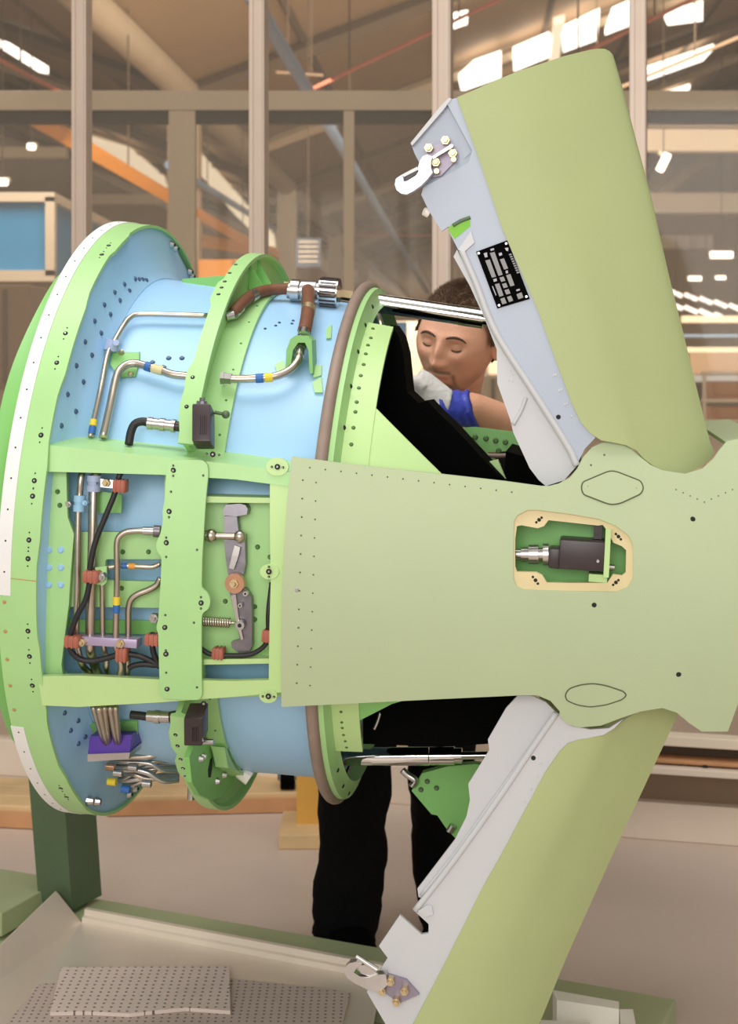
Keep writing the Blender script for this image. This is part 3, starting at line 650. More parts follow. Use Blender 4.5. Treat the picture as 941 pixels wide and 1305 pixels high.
def tape(par, cr, p0, p1, r, surf, m, name='tape_band'):
    bm = NB(); cyl(bm, onS(*cr(p0)[0], surf), onS(*cr(p1)[0], surf), r, n=12); mk(name, bm, m, par, 40)
tape(pD, c2, (522, 178), (521, 238), 0.0054, sT2, 'tape_yellow'); tape(pD, c2, (521, 242), (519, 300), 0.0050, sT2, 'tape_blue')
tape(pE, c1, (560, 771), (602, 772), 0.0042, sT, 'tape_blue'); tape(pE, c1, (612, 772), (662, 774), 0.0042, sT, 'tape_orange')
tape(pD, c1, (720, 509), (800, 511), 0.0062, sT2, 'steel', 'pipe_fitting'); tape(pD, c1, (800, 511), (850, 513), 0.0085, sT2, 'dark_steel', 'pipe_nut')
sC = S_fr(0.008)
c_1 = pipe('signal_cable', c1((558, 40), (550, 80), (530, 150), (500, 250), (430, 420), (360, 600), (322, 790))+c2((320, 60), (290, 200), (230, 310), (182, 440), (168, 520), (182, 590), (250, 648), (350, 660), (480, 630), (560, 608), (680, 620), (780, 660), (850, 705)), 0.0042, sC, 'rubber', lift={0: 0.04})
pipe('signal_cable', c2((612, 715), (650, 695), (720, 684), (790, 690), (850, 692)), 0.0042, sC, 'rubber')
pipe('signal_cable', c2((790, 450), (792, 560), (806, 620), (840, 690)), 0.0042, sC, 'rubber')
bm = NB(); P = [onS(u, v, S_fr(0.006)) for u, v in c2((208, 478), (678, 497), (678, 566), (212, 541))]; c = sum(P, Vector())/4; box(bm, c+Vector((0, 0.013, 0)), ((P[1]-P[0]).length, 0.026, (P[3]-P[0]).length), Matrix.Rotation(math.atan2(P[0].z-P[1].z, P[1].x-P[0].x), 3, 'Y'), 0.0012); blk = mk('pipe_clamp_block', bm, 'lilac_block', tail, 30)
def clampbox(par, cr, x0, x1, y0, y1, surf, m, ribs=True, th=0.02):
    bm = NB(); p = [onS(*cr((x, y))[0], surf) for x, y in ((x0, y0), (x1, y0), (x1, y1), (x0, y1))]
    c = sum(p, Vector())/4; wd = (p[1]-p[0]).length; hg = (p[3]-p[0]).length
    box(bm, c+Vector((0, th*0.5, 0)), (wd, th, hg), bev=min(wd, hg)*0.16)
    if ribs:
        for k in (-0.25, 0.08, 0.36): box(bm, c+Vector((wd*k, th*0.5, 0)), (wd*0.12, th*1.12, hg*1.1), bev=0.0008)
    return mk('cable_clamp', bm, m, par, 35)
def pbolt(par, cr, x, y, r, surf, m='brass', h=0.006):
    bm = NB(); p = onS(*cr((x, y))[0], surf); cyl(bm, p+Vector((0, 0.008, 0)), p+Vector((0, -h*0.4, 0)), r, r, 6); cyl(bm, p+Vector((0, -h*0.4, 0)), p+Vector((0, -h, 0)), r*0.6, r*0.5, 10); return mk('clamp_bolt', bm, m, par, 30)
s4 = S_fr(-0.004)
k = clampbox(tail, c1, 485, 585, 132, 222, s4, 'clamp_orange'); pbolt(k, c1, 442, 150, 0.006, S_fr(0.004), 'brass')
bm = NB(); P = [onS(*q, S_fr(0.008)) for q in c1((400, 120), (500, 130), (500, 190), (400, 180))]; poly_prism(bm, P, (0, 0.003, 0)); mk('clamp_tab', bm, 'steel', k)
k = clampbox(tail, c1, 258, 382, 815, 900, s4, 'clamp_orange'); pbolt(k, c2, 405, 30, 0.007, S_fr(0.004), 'steel')
bm = NB(); P = [onS(*q, S_fr(0.012)) for q in c2((360, -40), (445, -50), (445, 70), (420, 95), (370, 85))]; poly_prism(bm, P, (0, 0.004, 0)); mk('clamp_tab', bm, 'primer', k)
k = clampbox(tail, c2, 120, 236, 482, 562, s4, 'clamp_orange'); pbolt(k, c2, 258, 522, 0.006, S_fr(0.003), 'brass')
k = clampbox(tail, c2, 506, 594, 572, 668, s4, 'clamp_orange'); pbolt(k, c2, 550, 530, 0.0065, S_fr(0.002), 'brass')
k = clampbox(tail, c2, 724, 838, 470, 548, s4, 'clamp_orange'); pbolt(k, c2, 800, 340, 0.007, S_fr(0.02), 'steel')
def ringclamp(cr, x, y, r, surf, m, dz=0.007, two=True):
    bm = NB(); p = onS(*cr((x, y))[0], surf)
    for s in ((-1, 1) if two else (0,)): cyl(bm, p+Vector((0, 0, s*dz-0.0045)), p+Vector((0, 0, s*dz+0.0045)), r, r, 14)
    cyl(bm, p+Vector((0, 0, -dz)), p+Vector((0, 0, dz)), r*0.85, r*0.85, 12); return mk('pipe_clamp', bm, m, tail, 40)
ringclamp(c1, 352, 152, 0.0105, sT, 'clamp_lilac')
k = ringclamp(c1, 242, 302, 0.0085, sT, 'clamp_sky'); pbolt(k, c1, 160, 308, 0.005, sT, 'steel'); pbolt(k, c1, 285, 300, 0.004, S_fr(0.014), 'clamp_sky')
bm = NB(); plate(bm, c1((380, 210), (560, 235), (555, 375), (370, 375)), [], S_fr(0.036), 0.004, dz=None); mk('pipe_bracket', bm, 'primer_shade', tail)
# locking lever in the aft half of the bay
sL = S_fr(0.012); root_l = None
bm = NB(); plate(bm, c3((330, 132), (430, 124), (470, 135), (486, 162), (480, 202), (405, 216), (310, 208), (308, 170)), [], sL, 0.02, dz=None)
lever = mk('lock_lever', bm, 'dark_steel', tail, 30, label='dark steel locking lever with hooked ends')
bm = NB(); plate(bm, c3((316, 214), (408, 214), (422, 345), (465, 350), (470, 560), (455, 640), (345, 640), (325, 500), (318, 400)), [], S_fr(0.016), 0.014, dz=None); mk('lever_arm', bm, 'dark_steel', lever)
bm = NB(); plate(bm, c3((350, 740), (470, 740), (510, 800), (516, 880), (516, 1150), (500, 1195), (420, 1200), (372, 1165), (366, 1125), (430, 1108), (412, 1000), (388, 900)), [], S_fr(0.016), 0.014, dz=None); mk('lever_arm', bm, 'dark_steel', lever)
bm = NB(); P = [onS(*q, S_fr(0.008)) for q in c3((352, 590), (372, 500), (392, 425), (432, 440), (420, 500), (400, 560), (385, 600))]; poly_prism(bm, P, (0, 0.008, 0)); mk('lever_rib', bm, 'steel', lever)
bm = NB(); P = [onS(*q, S_fr(0.010)) for q in c3((365, 790), (400, 780), (420, 940), (445, 1060), (455, 1105), (440, 1108), (408, 1000))]; poly_prism(bm, P, (0, 0.008, 0)); mk('lever_rib', bm, 'steel', lever)
p = onS(*c3((400, 696))[0], S_fr(0.012))
bm = NB(); cyl(bm, p, p+Vector((0, -0.008, 0)), 0.0148, 0.0140, 24); mk('pivot_washer', bm, 'copper', lever, 40)
bm = NB(); cyl(bm, p+Vector((0, -0.008, 0)), p+Vector((0, -0.012, 0)), 0.0075, 0.0065, 6); cyl(bm, p+Vector((0, -0.012, 0)), p+Vector((0, -0.018, 0)), 0.0042, 0.003, 10); mk('pivot_bolt', bm, 'brass', lever, 30)
bm = NB(); a = onS(*c3((120, 352))[0], S_fr(0.014)); b = onS(*c3((430, 362))[0], S_fr(0.010)); cyl(bm, a, a.lerp(b, 0.35), 0.0075, n=14); cyl(bm, a.lerp(b, 0.35), b, 0.0048, n=12)
for q, r in ((a.lerp(b, 0.33), 0.0095), (b, 0.0090)): bmesh.ops.create_uvsphere(bm, u_segments=14, v_segments=10, radius=r, matrix=Matrix.Translation(q))
mk('push_rod', bm, 'tube_steel', lever, 40)
bm = NB(); a = onS(*c3((120, 972))[0], S_fr(0.014)); b = onS(*c3((362, 985))[0], S_fr(0.014)); d, u, v = frame_from(b-a); L_ = (b-a).length; P = []
for i in range(14*14+1): t = i/14*2*math.pi; P.append(a+d*(L_*i/(14*14))+(u*math.cos(t)+v*math.sin(t))*0.0062)
tube(bm, P, 0.0014, 6, smooth=False); tube(bm, [b, b+d*0.006, onS(*c3((430, 1000))[0], S_fr(0.010))], 0.0018, 8); mk('return_spring', bm, 'tube_steel', lever, 60)
for x, y, r in ((438, 998, 0.0075), (440, 855, 0.0035), (478, 770, 0.004), (430, 372, 0.006)):
    bm = NB(); p = onS(*c3((x, y))[0], S_fr(0.013)); cyl(bm, p, p+Vector((0, -0.008, 0)), r, r*0.9, 12); cyl(bm, p+Vector((0, -0.008, 0)), p+Vector((0, -0.0085, 0)), r*0.4, r*0.4, 8, 1); mk('lever_pin', bm, ['steel', 'hole'], lever, 30)
pipe('signal_cable', c3((130, 1150), (175, 1190), (230, 1215), (330, 1222), (480, 1218), (560, 1190), (622, 1130), (636, 1040), (638, 900), (650, 700)), 0.0036, S_fr(0.012), 'rubber', lift={9: 0.01})
clampbox(tail, c3, 222, 308, 1175, 1250, S_fr(0.002), 'clamp_orange'); clampbox(tail, c3, 586, 648, 1045, 1128, S_fr(0.002), 'clamp_orange')
# ------------------------------------------------------------------ pipes and connectors on the outside of the body
def cpipe(px, r, off, m='tube_steel', name='body_pipe', par=None, lift=None):
    bm = NB(); P = [onC(u, v, lambda X: RB(X)+off) for u, v in px]
    tube(bm, P, r, 10); return mk(name, bm, m, par or tail, 180)
def ctape(par, cr, p0, p1, r, off, m, name='tape_band', n=12):
    bm = NB(); cyl(bm, onC(*cr(p0)[0], lambda X: RB(X)+off), onC(*cr(p1)[0], lambda X: RB(X)+off), r, n=n); return mk(name, bm, m, par, 40)
G_ = cpipe(cC((830, 415), (700, 411), (560, 409), (518, 424), (490, 460), (460, 512), (430, 570), (400, 720), (372, 845), (362, 900)), 0.0044, 0.016)
ctape(G_, cC, (375, 832), (371, 856), 0.0054, 0.016, 'tape_yellow'); ctape(G_, cC, (371, 860), (366, 888), 0.0054, 0.016, 'tape_blue')
bm = NB(); p = onC(*cC((445, 532))[0], lambda X: RB(X)+0.016); cyl(bm, p-Vector((0.001, 0, 0.008)), p+Vector((0.002, 0, 0.008)), 0.011, n=14); cyl(bm, p+Vector((0.012, -0.002, 0.002)), p+Vector((0.012, -0.014, 0.004)), 0.005, n=8); mk('pipe_clamp', bm, 'clamp_lilac', tail, 40)
H_ = cpipe(cC((755, 657), (690, 650), (640, 632), (590, 618), (535, 605), (492, 620), (466, 660), (440, 780), (412, 905)), 0.0062, 0.018)
ctape(H_, cC, (582, 616), (604, 623), 0.0072, 0.018, 'tape_blue'); ctape(H_, cC, (610, 625), (652, 636), 0.0072, 0.018, 'cream')
bm = NB(); L = [onC(u, v, lambda X: RB(X)+0.006) for u, v in cC((448, 560), (556, 560), (556, 598), (540, 658), (480, 662), (440, 610))]; poly_prism(bm, L, (0, 0.006, 0)); brk = mk('pipe_bracket', bm, 'primer_shade', tail)
bm = NB()
for x, y in ((485, 562), (522, 650)): p = onC(*cC((x, y))[0], lambda X: RB(X)+0.007); dome(bm, p, nrm(p), 0.005, 0.004, 8)
mk('bracket_nuts', bm, 'brass', brk, kind='stuff')
def plug(cr, pts_black, body, tailp, off, R0=None):
    k = cpipe(pts_black, 0.0062, off, 'rubber', 'plug_cable')
    for i, (a, b, r) in enumerate(body): ctape(k, cr, a, b, r, off, 'steel', 'plug_shell', 16)
    ctape(k, cr, tailp[0], tailp[1], 0.0075, off, 'black_box', 'plug_socket', 14)
plug(cC, cC((515, 930), (524, 880), (540, 848), (570, 838), (600, 845)), (((592, 845), (612, 847), 0.0095), ((612, 847), (690, 855), 0.0085), ((640, 850), (660, 852), 0.0098), ((690, 855), (702, 857), 0.0100)), ((702, 857), (765, 862)), 0.035)
plug(cG, cG((522, 222), (560, 226), (600, 232)), (((590, 228), (680, 232), 0.0085), ((620, 230), (640, 231), 0.0100)), ((680, 230), (722, 222)), 0.032)
def blackbox(u0, u1, v0, v1, R):
    a = onC(0.5*(u0+u1), v0, R); b = onC(0.5*(u0+u1), v1, R); l_ = onC(u0, 0.5*(v0+v1), R); r_ = onC(u1, 0.5*(v0+v1), R)
    bm = NB(); c = (a+b)/2; n_ = nrm(c); zax = (a-b).normalized(); xax = (r_-l_).normalized(); yax = zax.cross(xax)
    rot = Matrix((xax, yax, zax)).transposed(); box(bm, c+n_*0.004, ((r_-l_).length, 0.034, (a-b).length), rot, 0.003)
    for k in range(4): box(bm, c+n_*0.0215+xax*(0.003+0.0028*(k-1.5))-zax*0.004, (0.0012, 0.002, (a-b).length*0.5), rot)
    return mk('switch_box', bm, 'black_box', tail, 30), c, n_
bx1, c0, n0 = blackbox(248.5, 272, 521, 569, 0.470)
bm = NB(); p = onC(*cD((180, 645))[0], 0.478); cyl(bm, p-Vector((0, 0, 0.006)), p+Vector((0, 0, 0.005)), 0.009, 0.0075, 10); cyl(bm, p+Vector((0, 0, 0.005)), p+Vector((0, 0, 0.010)), 0.004, n=8); mk('box_knob', bm, 'dark_steel', bx1, 30)
bm = NB(); cyl(bm, onC(*cD((232, 676))[0], 0.46), onC(*cD((272, 684))[0], 0.46), 0.0026, n=8); bmesh.ops.create_uvsphere(bm, u_segments=10, v_segments=8, radius=0.006, matrix=Matrix.Translation(onC(*cD((276, 685))[0], 0.46))); mk('plunger', bm, 'stand_green', bx1, 40)
bx2, c0, n0 = blackbox(239, 263, 903, 938, 0.472)
bm = NB(); tube(bm, [onC(*q, 0.482) for q in cH((128, 265), (150, 266), (228, 268))], 0.0042, 8); mk('box_bar', bm, 'steel', bx2, 40)
# top plumbing: brown sleeved hoses, chrome union and the tube into the arched bracket
def apos(x, y, Y): return onY(*c6((x, y))[0], Y)
bm = NB(); tube(bm, [apos(70, 290, -0.235), apos(95, 262, -0.23), apos(130, 222, -0.21), apos(200, 168, -0.16), apos(290, 140, -0.12), apos(425, 130, -0.10)], lambda t: 0.0095 if t > 0.12 else 0.0065, 12); h1 = mk('sleeved_hose', bm, 'hose', tail, 180, label='brown sleeved hose arching over the crown')
bm = NB(); cyl(bm, apos(38, 298, -0.24), apos(85, 286, -0.235), 0.0075, n=12); cyl(bm, apos(85, 286, -0.235), apos(120, 245, -0.215), 0.0085, 0.009, n=12); mk('hose_fitting', bm, 'steel', h1, 40)
bm = NB(); cyl(bm, apos(178, 186, -0.175), apos(210, 166, -0.155), 0.0102, n=12); mk('hose_fitting', bm, 'steel', h1, 40)
bm = NB()
for x0, x1, r in ((415, 432, 0.014), (432, 482, 0.019), (482, 495, 0.015), (495, 582, 0.017), (582, 604, 0.014)): cyl(bm, apos(x0, 140, -0.10), apos(x1, 143, -0.10), r, n=18)
mk('hose_union', bm, 'steel', tail, 40)
bm = NB(); cyl(bm, apos(604, 150, -0.10), apos(716, 158, -0.10), 0.0245, n=28); cn = mk('chrome_coupling', bm, 'chrome', tail, 40)
bm = NB()
for i in range(20):
    a = i*18; c = apos(612, 150, -0.10); e = apos(708, 158, -0.10); d, u, v = frame_from(e-c); q = (u*math.cos(math.radians(a))+v*math.sin(math.radians(a)))*0.0243; t = (e-c).cross(q).normalized()*0.0017
    vs = [bm.verts.new(x) for x in (c+q-t, e+q-t, e+q*1.03-t, c+q*1.03-t, c+q+t, e+q+t, e+q*1.03+t, c+q*1.03+t)]
    for f in ((3, 2, 6, 7), (0, 3, 7, 4), (1, 2, 6, 5), (0, 1, 2, 3), (4, 5, 6, 7)): bm.faces.new([vs[j] for j in f])
mk('coupling_ribs', bm, 'black_box', cn, kind='stuff')
bm = NB(); tube(bm, [apos(530, 140, -0.115), apos(532, 175, -0.15), apos(530, 260, -0.20), apos(520, 330, -0.235), apos(508, 385, -0.26)], 0.0105, 14); h2 = mk('sleeved_hose', bm, 'hose', tail, 180, label='brown sleeved hose dropping to the arched bracket')
bm = NB(); cyl(bm, apos(534, 245, -0.194), apos(532, 275, -0.206), 0.0112, n=14); mk('hose_band', bm, 'brass', h2, 40)
bm = NB(); cyl(bm, apos(508, 380, -0.258), apos(503, 412, -0.27), 0.0092, n=14); mk('hose_fitting', bm, 'steel', h2, 40)
bm = NB()
arch = c6((400, 600), (402, 500), (430, 425), (460, 412), (520, 412), (552, 440), (560, 560), (560, 640), (540, 640), (535, 520), (520, 480), (500, 590), (440, 590), (430, 520), (425, 600))
arch = c6((395, 610), (400, 500), (425, 432), (455, 412), (525, 412), (553, 440), (560, 640), (540, 640), (533, 500), (512, 455), (470, 455), (440, 500), (425, 600))
ya = onC(*c6((480, 520))[0], lambda X: RB(X)+0.030).y; poly_prism(bm, [onY(u, v, ya) for u, v in arch], (0, 0.035, 0)); ab = mk('arched_bracket', bm, 'primer_shade', tail)
for q in (c6((330, 585), (380, 560), (400, 620), (345, 635)), c6((560, 590), (612, 590), (610, 650), (560, 665)), c6((556, 690), (610, 660), (620, 753), (570, 753)), c6((640, 370), (672, 345), (668, 425), (640, 430))):
    bm = NB(); poly_prism(bm, [onC(u, v, lambda X: RB(X)+0.004) for u, v in q], (0, 0.012, -0.006)); mk('bracket_foot', bm, 'primer', ab)
bm = NB(); cyl(bm, onC(*c6((487, 440))[0], lambda X: RB(X)+0.024), onC(*c6((484, 500))[0], lambda X: RB(X)+0.028), 0.0105, 0.0085, 8); cyl(bm, onC(*c6((484, 500))[0], lambda X: RB(X)+0.028), onC(*c6((478, 535))[0], lambda X: RB(X)+0.028), 0.0072, n=12); mk('tube_nut', bm, 'steel', ab, 30)
t_ = cpipe(c6((482, 520), (465, 570), (425, 615), (370, 645), (300, 662), (180, 672), (60, 672), (20, 668)), 0.0062, 0.026)
ctape(t_, c6, (216, 670), (264, 667), 0.0070, 0.026, 'tape_blue'); ctape(t_, c6, (272, 666), (318, 661), 0.0070, 0.026, 'tape_yellow'); ctape(t_, c6, (8, 667), (30, 668), 0.0105, 0.026, 'steel', 'pipe_nut', 6); ctape(t_, c6, (30, 668), (72, 672), 0.0090, 0.026, 'steel', 'pipe_nut', 6)
# ------------------------------------------------------------------ underside: pipe bundle, purple block, tangled lines, fittings
sU = lambda X: RB(X)+0.03
for x0, x1 in ((372, 425), (395, 433), (418, 440), (440, 470), (462, 480)):
    bm = NB(); tube(bm, [onC(*cG((x0, 190))[0], sU), onC(*cG((x0*0.6+x1*0.4, 260))[0], sU), onC(*cG((x1, 352))[0], sU)], 0.0046 if x0 != 395 else 0.0065, 10); mk('hydraulic_pipe', bm, 'tube_steel', tail, 180)
bm = NB(); yp_ = onC(*cG((440, 335))[0], lambda X: RB(X)+0.032).y; P = [onY(u, v, yp_) for u, v in cG((360, 308), (528, 302), (518, 378), (350, 384))]; poly_prism(bm, P, (0, 0.06, 0)); pb = mk('purple_pipe_block', bm, 'purple', tail)
bm = NB(); P = [onY(u, v, yp_-0.006) for u, v in cG((350, 380), (520, 374), (515, 400), (350, 410))]; poly_prism(bm, P, (0, 0.06, 0)); mk('block_foot', bm, 'steel', pb)
bm = NB(); P = [onC(u, v, lambda X: RB(X)+0.006) for u, v in cG((352, 262), (548, 250), (550, 310), (352, 300))]; poly_prism(bm, P, (0, 0.004, 0.002)); mk('pipe_bracket', bm, 'primer_shade', tail)
rnd = random.Random(3)
for i in range(11):
    y0 = 400+i*9.5+rnd.uniform(-6, 6); y1 = 372+((i*7) % 11)*11; Yq = -0.20+0.012*i; xs_ = 440+rnd.uniform(-30, 40)
    bm = NB(); tube(bm, [onY(*cG((x, y))[0], Yq+dy) for x, y, dy in ((xs_, y0, 0.04), (xs_+45, y0+rnd.uniform(-14, 10), 0), (590, (y0+y1)/2+rnd.uniform(-22, 22), 0.0), (650, y1+rnd.uniform(-8, 8), 0.01), (712, y1, 0.03))], 0.0034+0.0016*(i % 3 == 0), 8); mk('hydraulic_pipe', bm, 'steel' if i % 2 else 'tube_steel', tail, 180)
for i, (x, y, m_) in enumerate(((445, 490, 'tape_yellow'), (500, 520, 'tape_blue'), (530, 432, 'steel'), (440, 430, 'copper'), (470, 455, 'steel'), (585, 497, 'steel'), (365, 400, 'brass'))):
    bm = NB(); p = onY(*cG((x, y))[0], -0.205); cyl(bm, p-Vector((0.006, 0, 0)), p+Vector((0.008, 0, 0)), 0.006, n=10); mk('line_fitting', bm, m_, tail, 40)
bm = NB(); P = [onX(*q, XR+0.030) for q in cH((160, 250), (250, 262), (300, 330), (318, 390), (305, 440), (265, 485), (215, 500), (170, 480), (140, 430), (130, 330))]; poly_prism(bm, P, (-0.008, 0, 0)); lug = mk('ring_lug', bm, 'primer_shade', tail)
bm = NB(); P = [onX(*q, XR+0.0306) for q in cH((207, 410), (206, 380), (214, 340), (222, 330), (222, 370), (216, 410))]; poly_prism(bm, P, (-0.002, 0, 0)); mk('lug_slot', bm, 'hole', lug)
bm = NB()
for x, y in ((172, 335), (183, 325), (265, 400), (285, 385), (238, 425), (280, 300), (262, 298), (296, 296)):
    p = onX(*cH((x, y))[0], XR+0.03); dome(bm, p, (1, 0, 0), 0.006, 0.006, 8)
mk('lug_nuts', bm, 'steel', lug, kind='stuff')
bm = NB(); P = [onX(*q, XR+0.055) for q in cH((270, 290), (330, 310), (355, 365), (325, 385), (285, 372))]; poly_prism(bm, P, (-0.02, 0, 0)); mk('hinge_lug', bm, 'primer', tail)
bm = NB(); a = onY(*cH((330, 385))[0], -0.14); b = onY(*cH((372, 415))[0], -0.14); cyl(bm, a, b, 0.011, 0.012, 10); mk('white_cap', bm, 'white_foam', tail, 35)
bm = NB(); a = onY(*cH((138, 460))[0], -0.12); cyl(bm, a+Vector((0, 0, 0.02)), a-Vector((0, 0, 0.016)), 0.006, n=10); mk('drain_fitting', bm, 'steel', tail, 35)
for x0, x1, y, r in ((345, 372, 328, 0.010), (375, 425, 325, 0.018), (425, 490, 328, 0.012), (490, 510, 325, 0.020), (510, 570, 335, 0.024), (570, 600, 330, 0.014)):
    bm = NB(); cyl(bm, onY(*cH((x0, y))[0], -0.09), onY(*cH((x1, y))[0], -0.09), r, n=16); mk('lower_coupling', bm, 'steel', tail, 40)
# actuators
def actu(segs, oring, name, lab):
    bm = NB()
    for a, b, r in segs: cyl(bm, a, b, r, n=32)
    o = mk(name, bm, 'chrome', tail, 40, label=lab)
    bm = NB(); cyl(bm, oring[0], oring[1], oring[2], n=24); mk('wiper_ring', bm, 'o_ring', o, 40); return o
e = lambda x, y: onY(*cE((x, y))[0], -0.03)
a_, b_ = e(60, 190), e(640, 276)
d_ = (b_-a_)
actu(((a_, a_+d_*0.80, 0.0163), (a_+d_*0.80, a_+d_*0.806, 0.0150), (a_+d_*0.806, a_+d_*1.0, 0.0168), (a_+d_*1.0, a_+d_*1.25, 0.0125)), (a_, a_+d_*0.055, 0.021), 'upper_actuator', 'polished actuator tube to the upper door')
bm = NB(); p = a_+d_*0.06
poly_prism(bm, [e(75, 250), e(105, 245), e(92, 320), e(80, 300)], (0, 0.01, 0)); mk('wiper_tongue', bm, 'o_ring', tail)
e = lambda x, y: onY(*c9((x, y))[0], -0.05)
actu(((e(320, 247), e(455, 247), 0.0125), (e(455, 247), e(668, 245), 0.0148), (e(672, 245), e(764, 244), 0.0150), (e(764, 244), e(792, 244), 0.0125), (e(792, 244), e(930, 242), 0.0062), (e(320, 262), e(668, 262), 0.0085)), (e(325, 247), e(345, 247), 0.016), 'lower_actuator', 'polished actuator tube to the lower door')
# ------------------------------------------------------------------ airbrake doors
def along(poly, t):
    P = [Vector(p) for p in poly]; L = [0]
    for a, b in zip(P[:-1], P[1:]): L.append(L[-1]+(b-a).length)
    s = t*L[-1]
    for i in range(len(P)-1):
        if s <= L[i+1]+1e-9: return P[i].lerp(P[i+1], (s-L[i])/max(1e-9, L[i+1]-L[i]))
    return P[-1]
A0 = math.radians(20)
def doorY(s, Yn):
    return Yn*(1-0.22*s**2.2)
def door_skin(left, right, tip, base, Yn, nS=18, nT=30):
    """curved half shell: Coons patch of four traced edges, each column at its own depth, mirrored to the far side"""
    def px(s, t):
        p = along(left, t)*(1-s)+along(right, t)*s+along(tip, s)*(1-t)+along(base, s)*t
        return p-(Vector(left[0])*(1-s)*(1-t)+Vector(right[0])*s*(1-t)+Vector(left[-1])*(1-s)*t+Vector(right[-1])*s*t)
    ss = [1-(1-i/nS)**1.6 for i in range(nS+1)]
    G = [[onY(*px(s, j/nT), doorY(s, Yn)) for s in ss] for j in range(nT+1)]
    for row in G:
        w_ = row[-1]
        row += [Vector((p.x+0.012*(1-abs(k)), p.y*k, p.z)) for k, p in ((0.5, w_), (0.0, w_), (-0.5, w_))]+[Vector((p.x, -p.y, p.z)) for p in row[::-1]]
    bm = NB(); V = [[bm.verts.new(p) for p in row] for row in G]
    for j in range(nT):
        for i in range(len(V[0])-1): bm.faces.new((V[j][i], V[j][i+1], V[j+1][i+1], V[j+1][i]))
    bmesh.ops.recalc_face_normals(bm, faces=bm.faces); bmesh.ops.solidify(bm, geom=bm.faces[:], thickness=0.004)
    return bm
Yd = -0.375
def dplate(name, px, off, th, m, par, bev=0.0, holes=()):
    bm = NB(); plate(bm, px, list(holes), lambda X, Z: Yd+off, th, dz=None)
    if bev: bmesh.ops.bevel(bm, geom=[e for e in bm.edges if len(e.link_faces) == 2 and e.link_faces[0].normal.angle(e.link_faces[1].normal, 0) > 1.0], offset=bev, segments=2, affect='EDGES')
    return mk(name, bm, m, par, 30)
# upper door
skinL = cI((345, 285), (440, 550), (540, 850), (690, 1190))+cJ((300, 220), (360, 380), (390, 440))
bm = door_skin(skinL, cB((626, 150), (645, 215), (680, 350), (720, 500), (770, 720))+[(866, 402), (904, 558), (911, 577)], cB((225, 248), (370, 185), (500, 142), (575, 124), (606, 124), (620, 135), (626, 150)), cJ((390, 440), (430, 485), (470, 505), (530, 510), (580, 530), (610, 565), (650, 595), (700, 615), (750, 618), (800, 600), (840, 570), (858, 545)), Yd)
ud = mk('airbrake_door', bm, 'door_green', tail, 32, label='upper airbrake door swung open, green outside and grey inside')
flange = cI((345, 285), (322, 290), (300, 305), (410, 510), (395, 560), (330, 600), (200, 668), (192, 700), (225, 770), (280, 856), (310, 835), (312, 860), (350, 935), (425, 1080))+cJ((60, 60), (110, 160), (230, 345), (340, 520), (372, 590), (402, 530), (440, 490), (395, 445), (363, 385), (303, 225))+cI((693, 1190), (543, 850), (443, 550))
dplate('mating_flange', flange, 0.004, 0.006, 'door_grey', ud)
dplate('tip_plate', cI((300, 305), (285, 330), (150, 485), (162, 520), (182, 560), (205, 668), (330, 602), (395, 562), (414, 512), (345, 300)), 0.014, 0.006, 'door_grey', ud)
dplate('tip_lip', cI((322, 288), (310, 284), (270, 325), (146, 478), (152, 490), (285, 338)), 0.002, 0.02, 'door_inner', ud)
dplate('pocket_wall', cI((320, 345), (350, 330), (425, 505), (375, 545), (365, 510)), 0.0125, 0.006, 'door_grey', ud)
dplate('inner_web', cI((345, 935), (420, 1080))+cJ((62, 60), (112, 160), (232, 345), (342, 520), (374, 590), (330, 640), (265, 661), (240, 640), (208, 598), (150, 472), (140, 428), (108, 340), (94, 300), (92, 180), (45, 60))+cI((450, 1200), (400, 1090), (330, 965)), 0.012, 0.006, 'door_inner', ud)
bm = NB(); tube(bm, [onY(u, v, Yd+0.004) for u, v in cI((365, 935), (430, 1085))+cJ((62, 60), (112, 160), (232, 345), (342, 520), (374, 588))], 0.005, 10); mk('edge_bead', bm, 'door_inner', ud, 180)
bm = NB(); tube(bm, [onY(u, v, Yd+0.011) for u, v in cJ((195, 350), (178, 395), (150, 445))], 0.003, 8); mk('web_bead', bm, 'door_inner', ud, 180)
dplate('flange_step', cI((350, 935), (405, 855), (420, 905), (375, 945)), 0.0, 0.008, 'door_inner', ud)
dplate('green_block', cI((310, 838), (330, 820), (400, 795), (402, 835), (335, 890), (312, 858)), 0.0035, 0.02, 'acid_green', ud)
bm = NB(); tube(bm, [onY(u, v, Yd+0.0035) for u, v in cI((328, 832), (362, 812), (402, 797))], 0.0028, 8); mk('block_slot', bm, 'stand_green', ud, 180)
bm = NB(); p = onY(*cI((222, 778))[0], Yd+0.012); cyl(bm, p, p+Vector((-0.006, -0.003, 0.002)), 0.007, 0.006, 10); mk('bumper', bm, 'white_foam', ud, 40)
bm = NB()
for x, y in ((300, 270), (320, 322), (340, 370), (355, 415), (292, 272), (312, 325), (332, 374)): dome(bm, onY(*cJ((x, y))[0], Yd+0.004), (0, -1, 0), 0.0022, 0.001, 7)
for x, y in ((140, 255), (150, 270), (135, 290), (148, 292)): dome(bm, onY(*cJ((x, y))[0], Yd+0.012), (0, -1, 0), 0.0016, 0.0008, 6)
mk('flange_rivets', bm, 'door_inner', ud, kind='stuff')
bm = NB(); dome(bm, onY(*cJ((309, 418))[0], Yd+0.004), (0, -1, 0), 0.0042, 0.0006, 10); mk('lock_hole', bm, 'hole', ud)
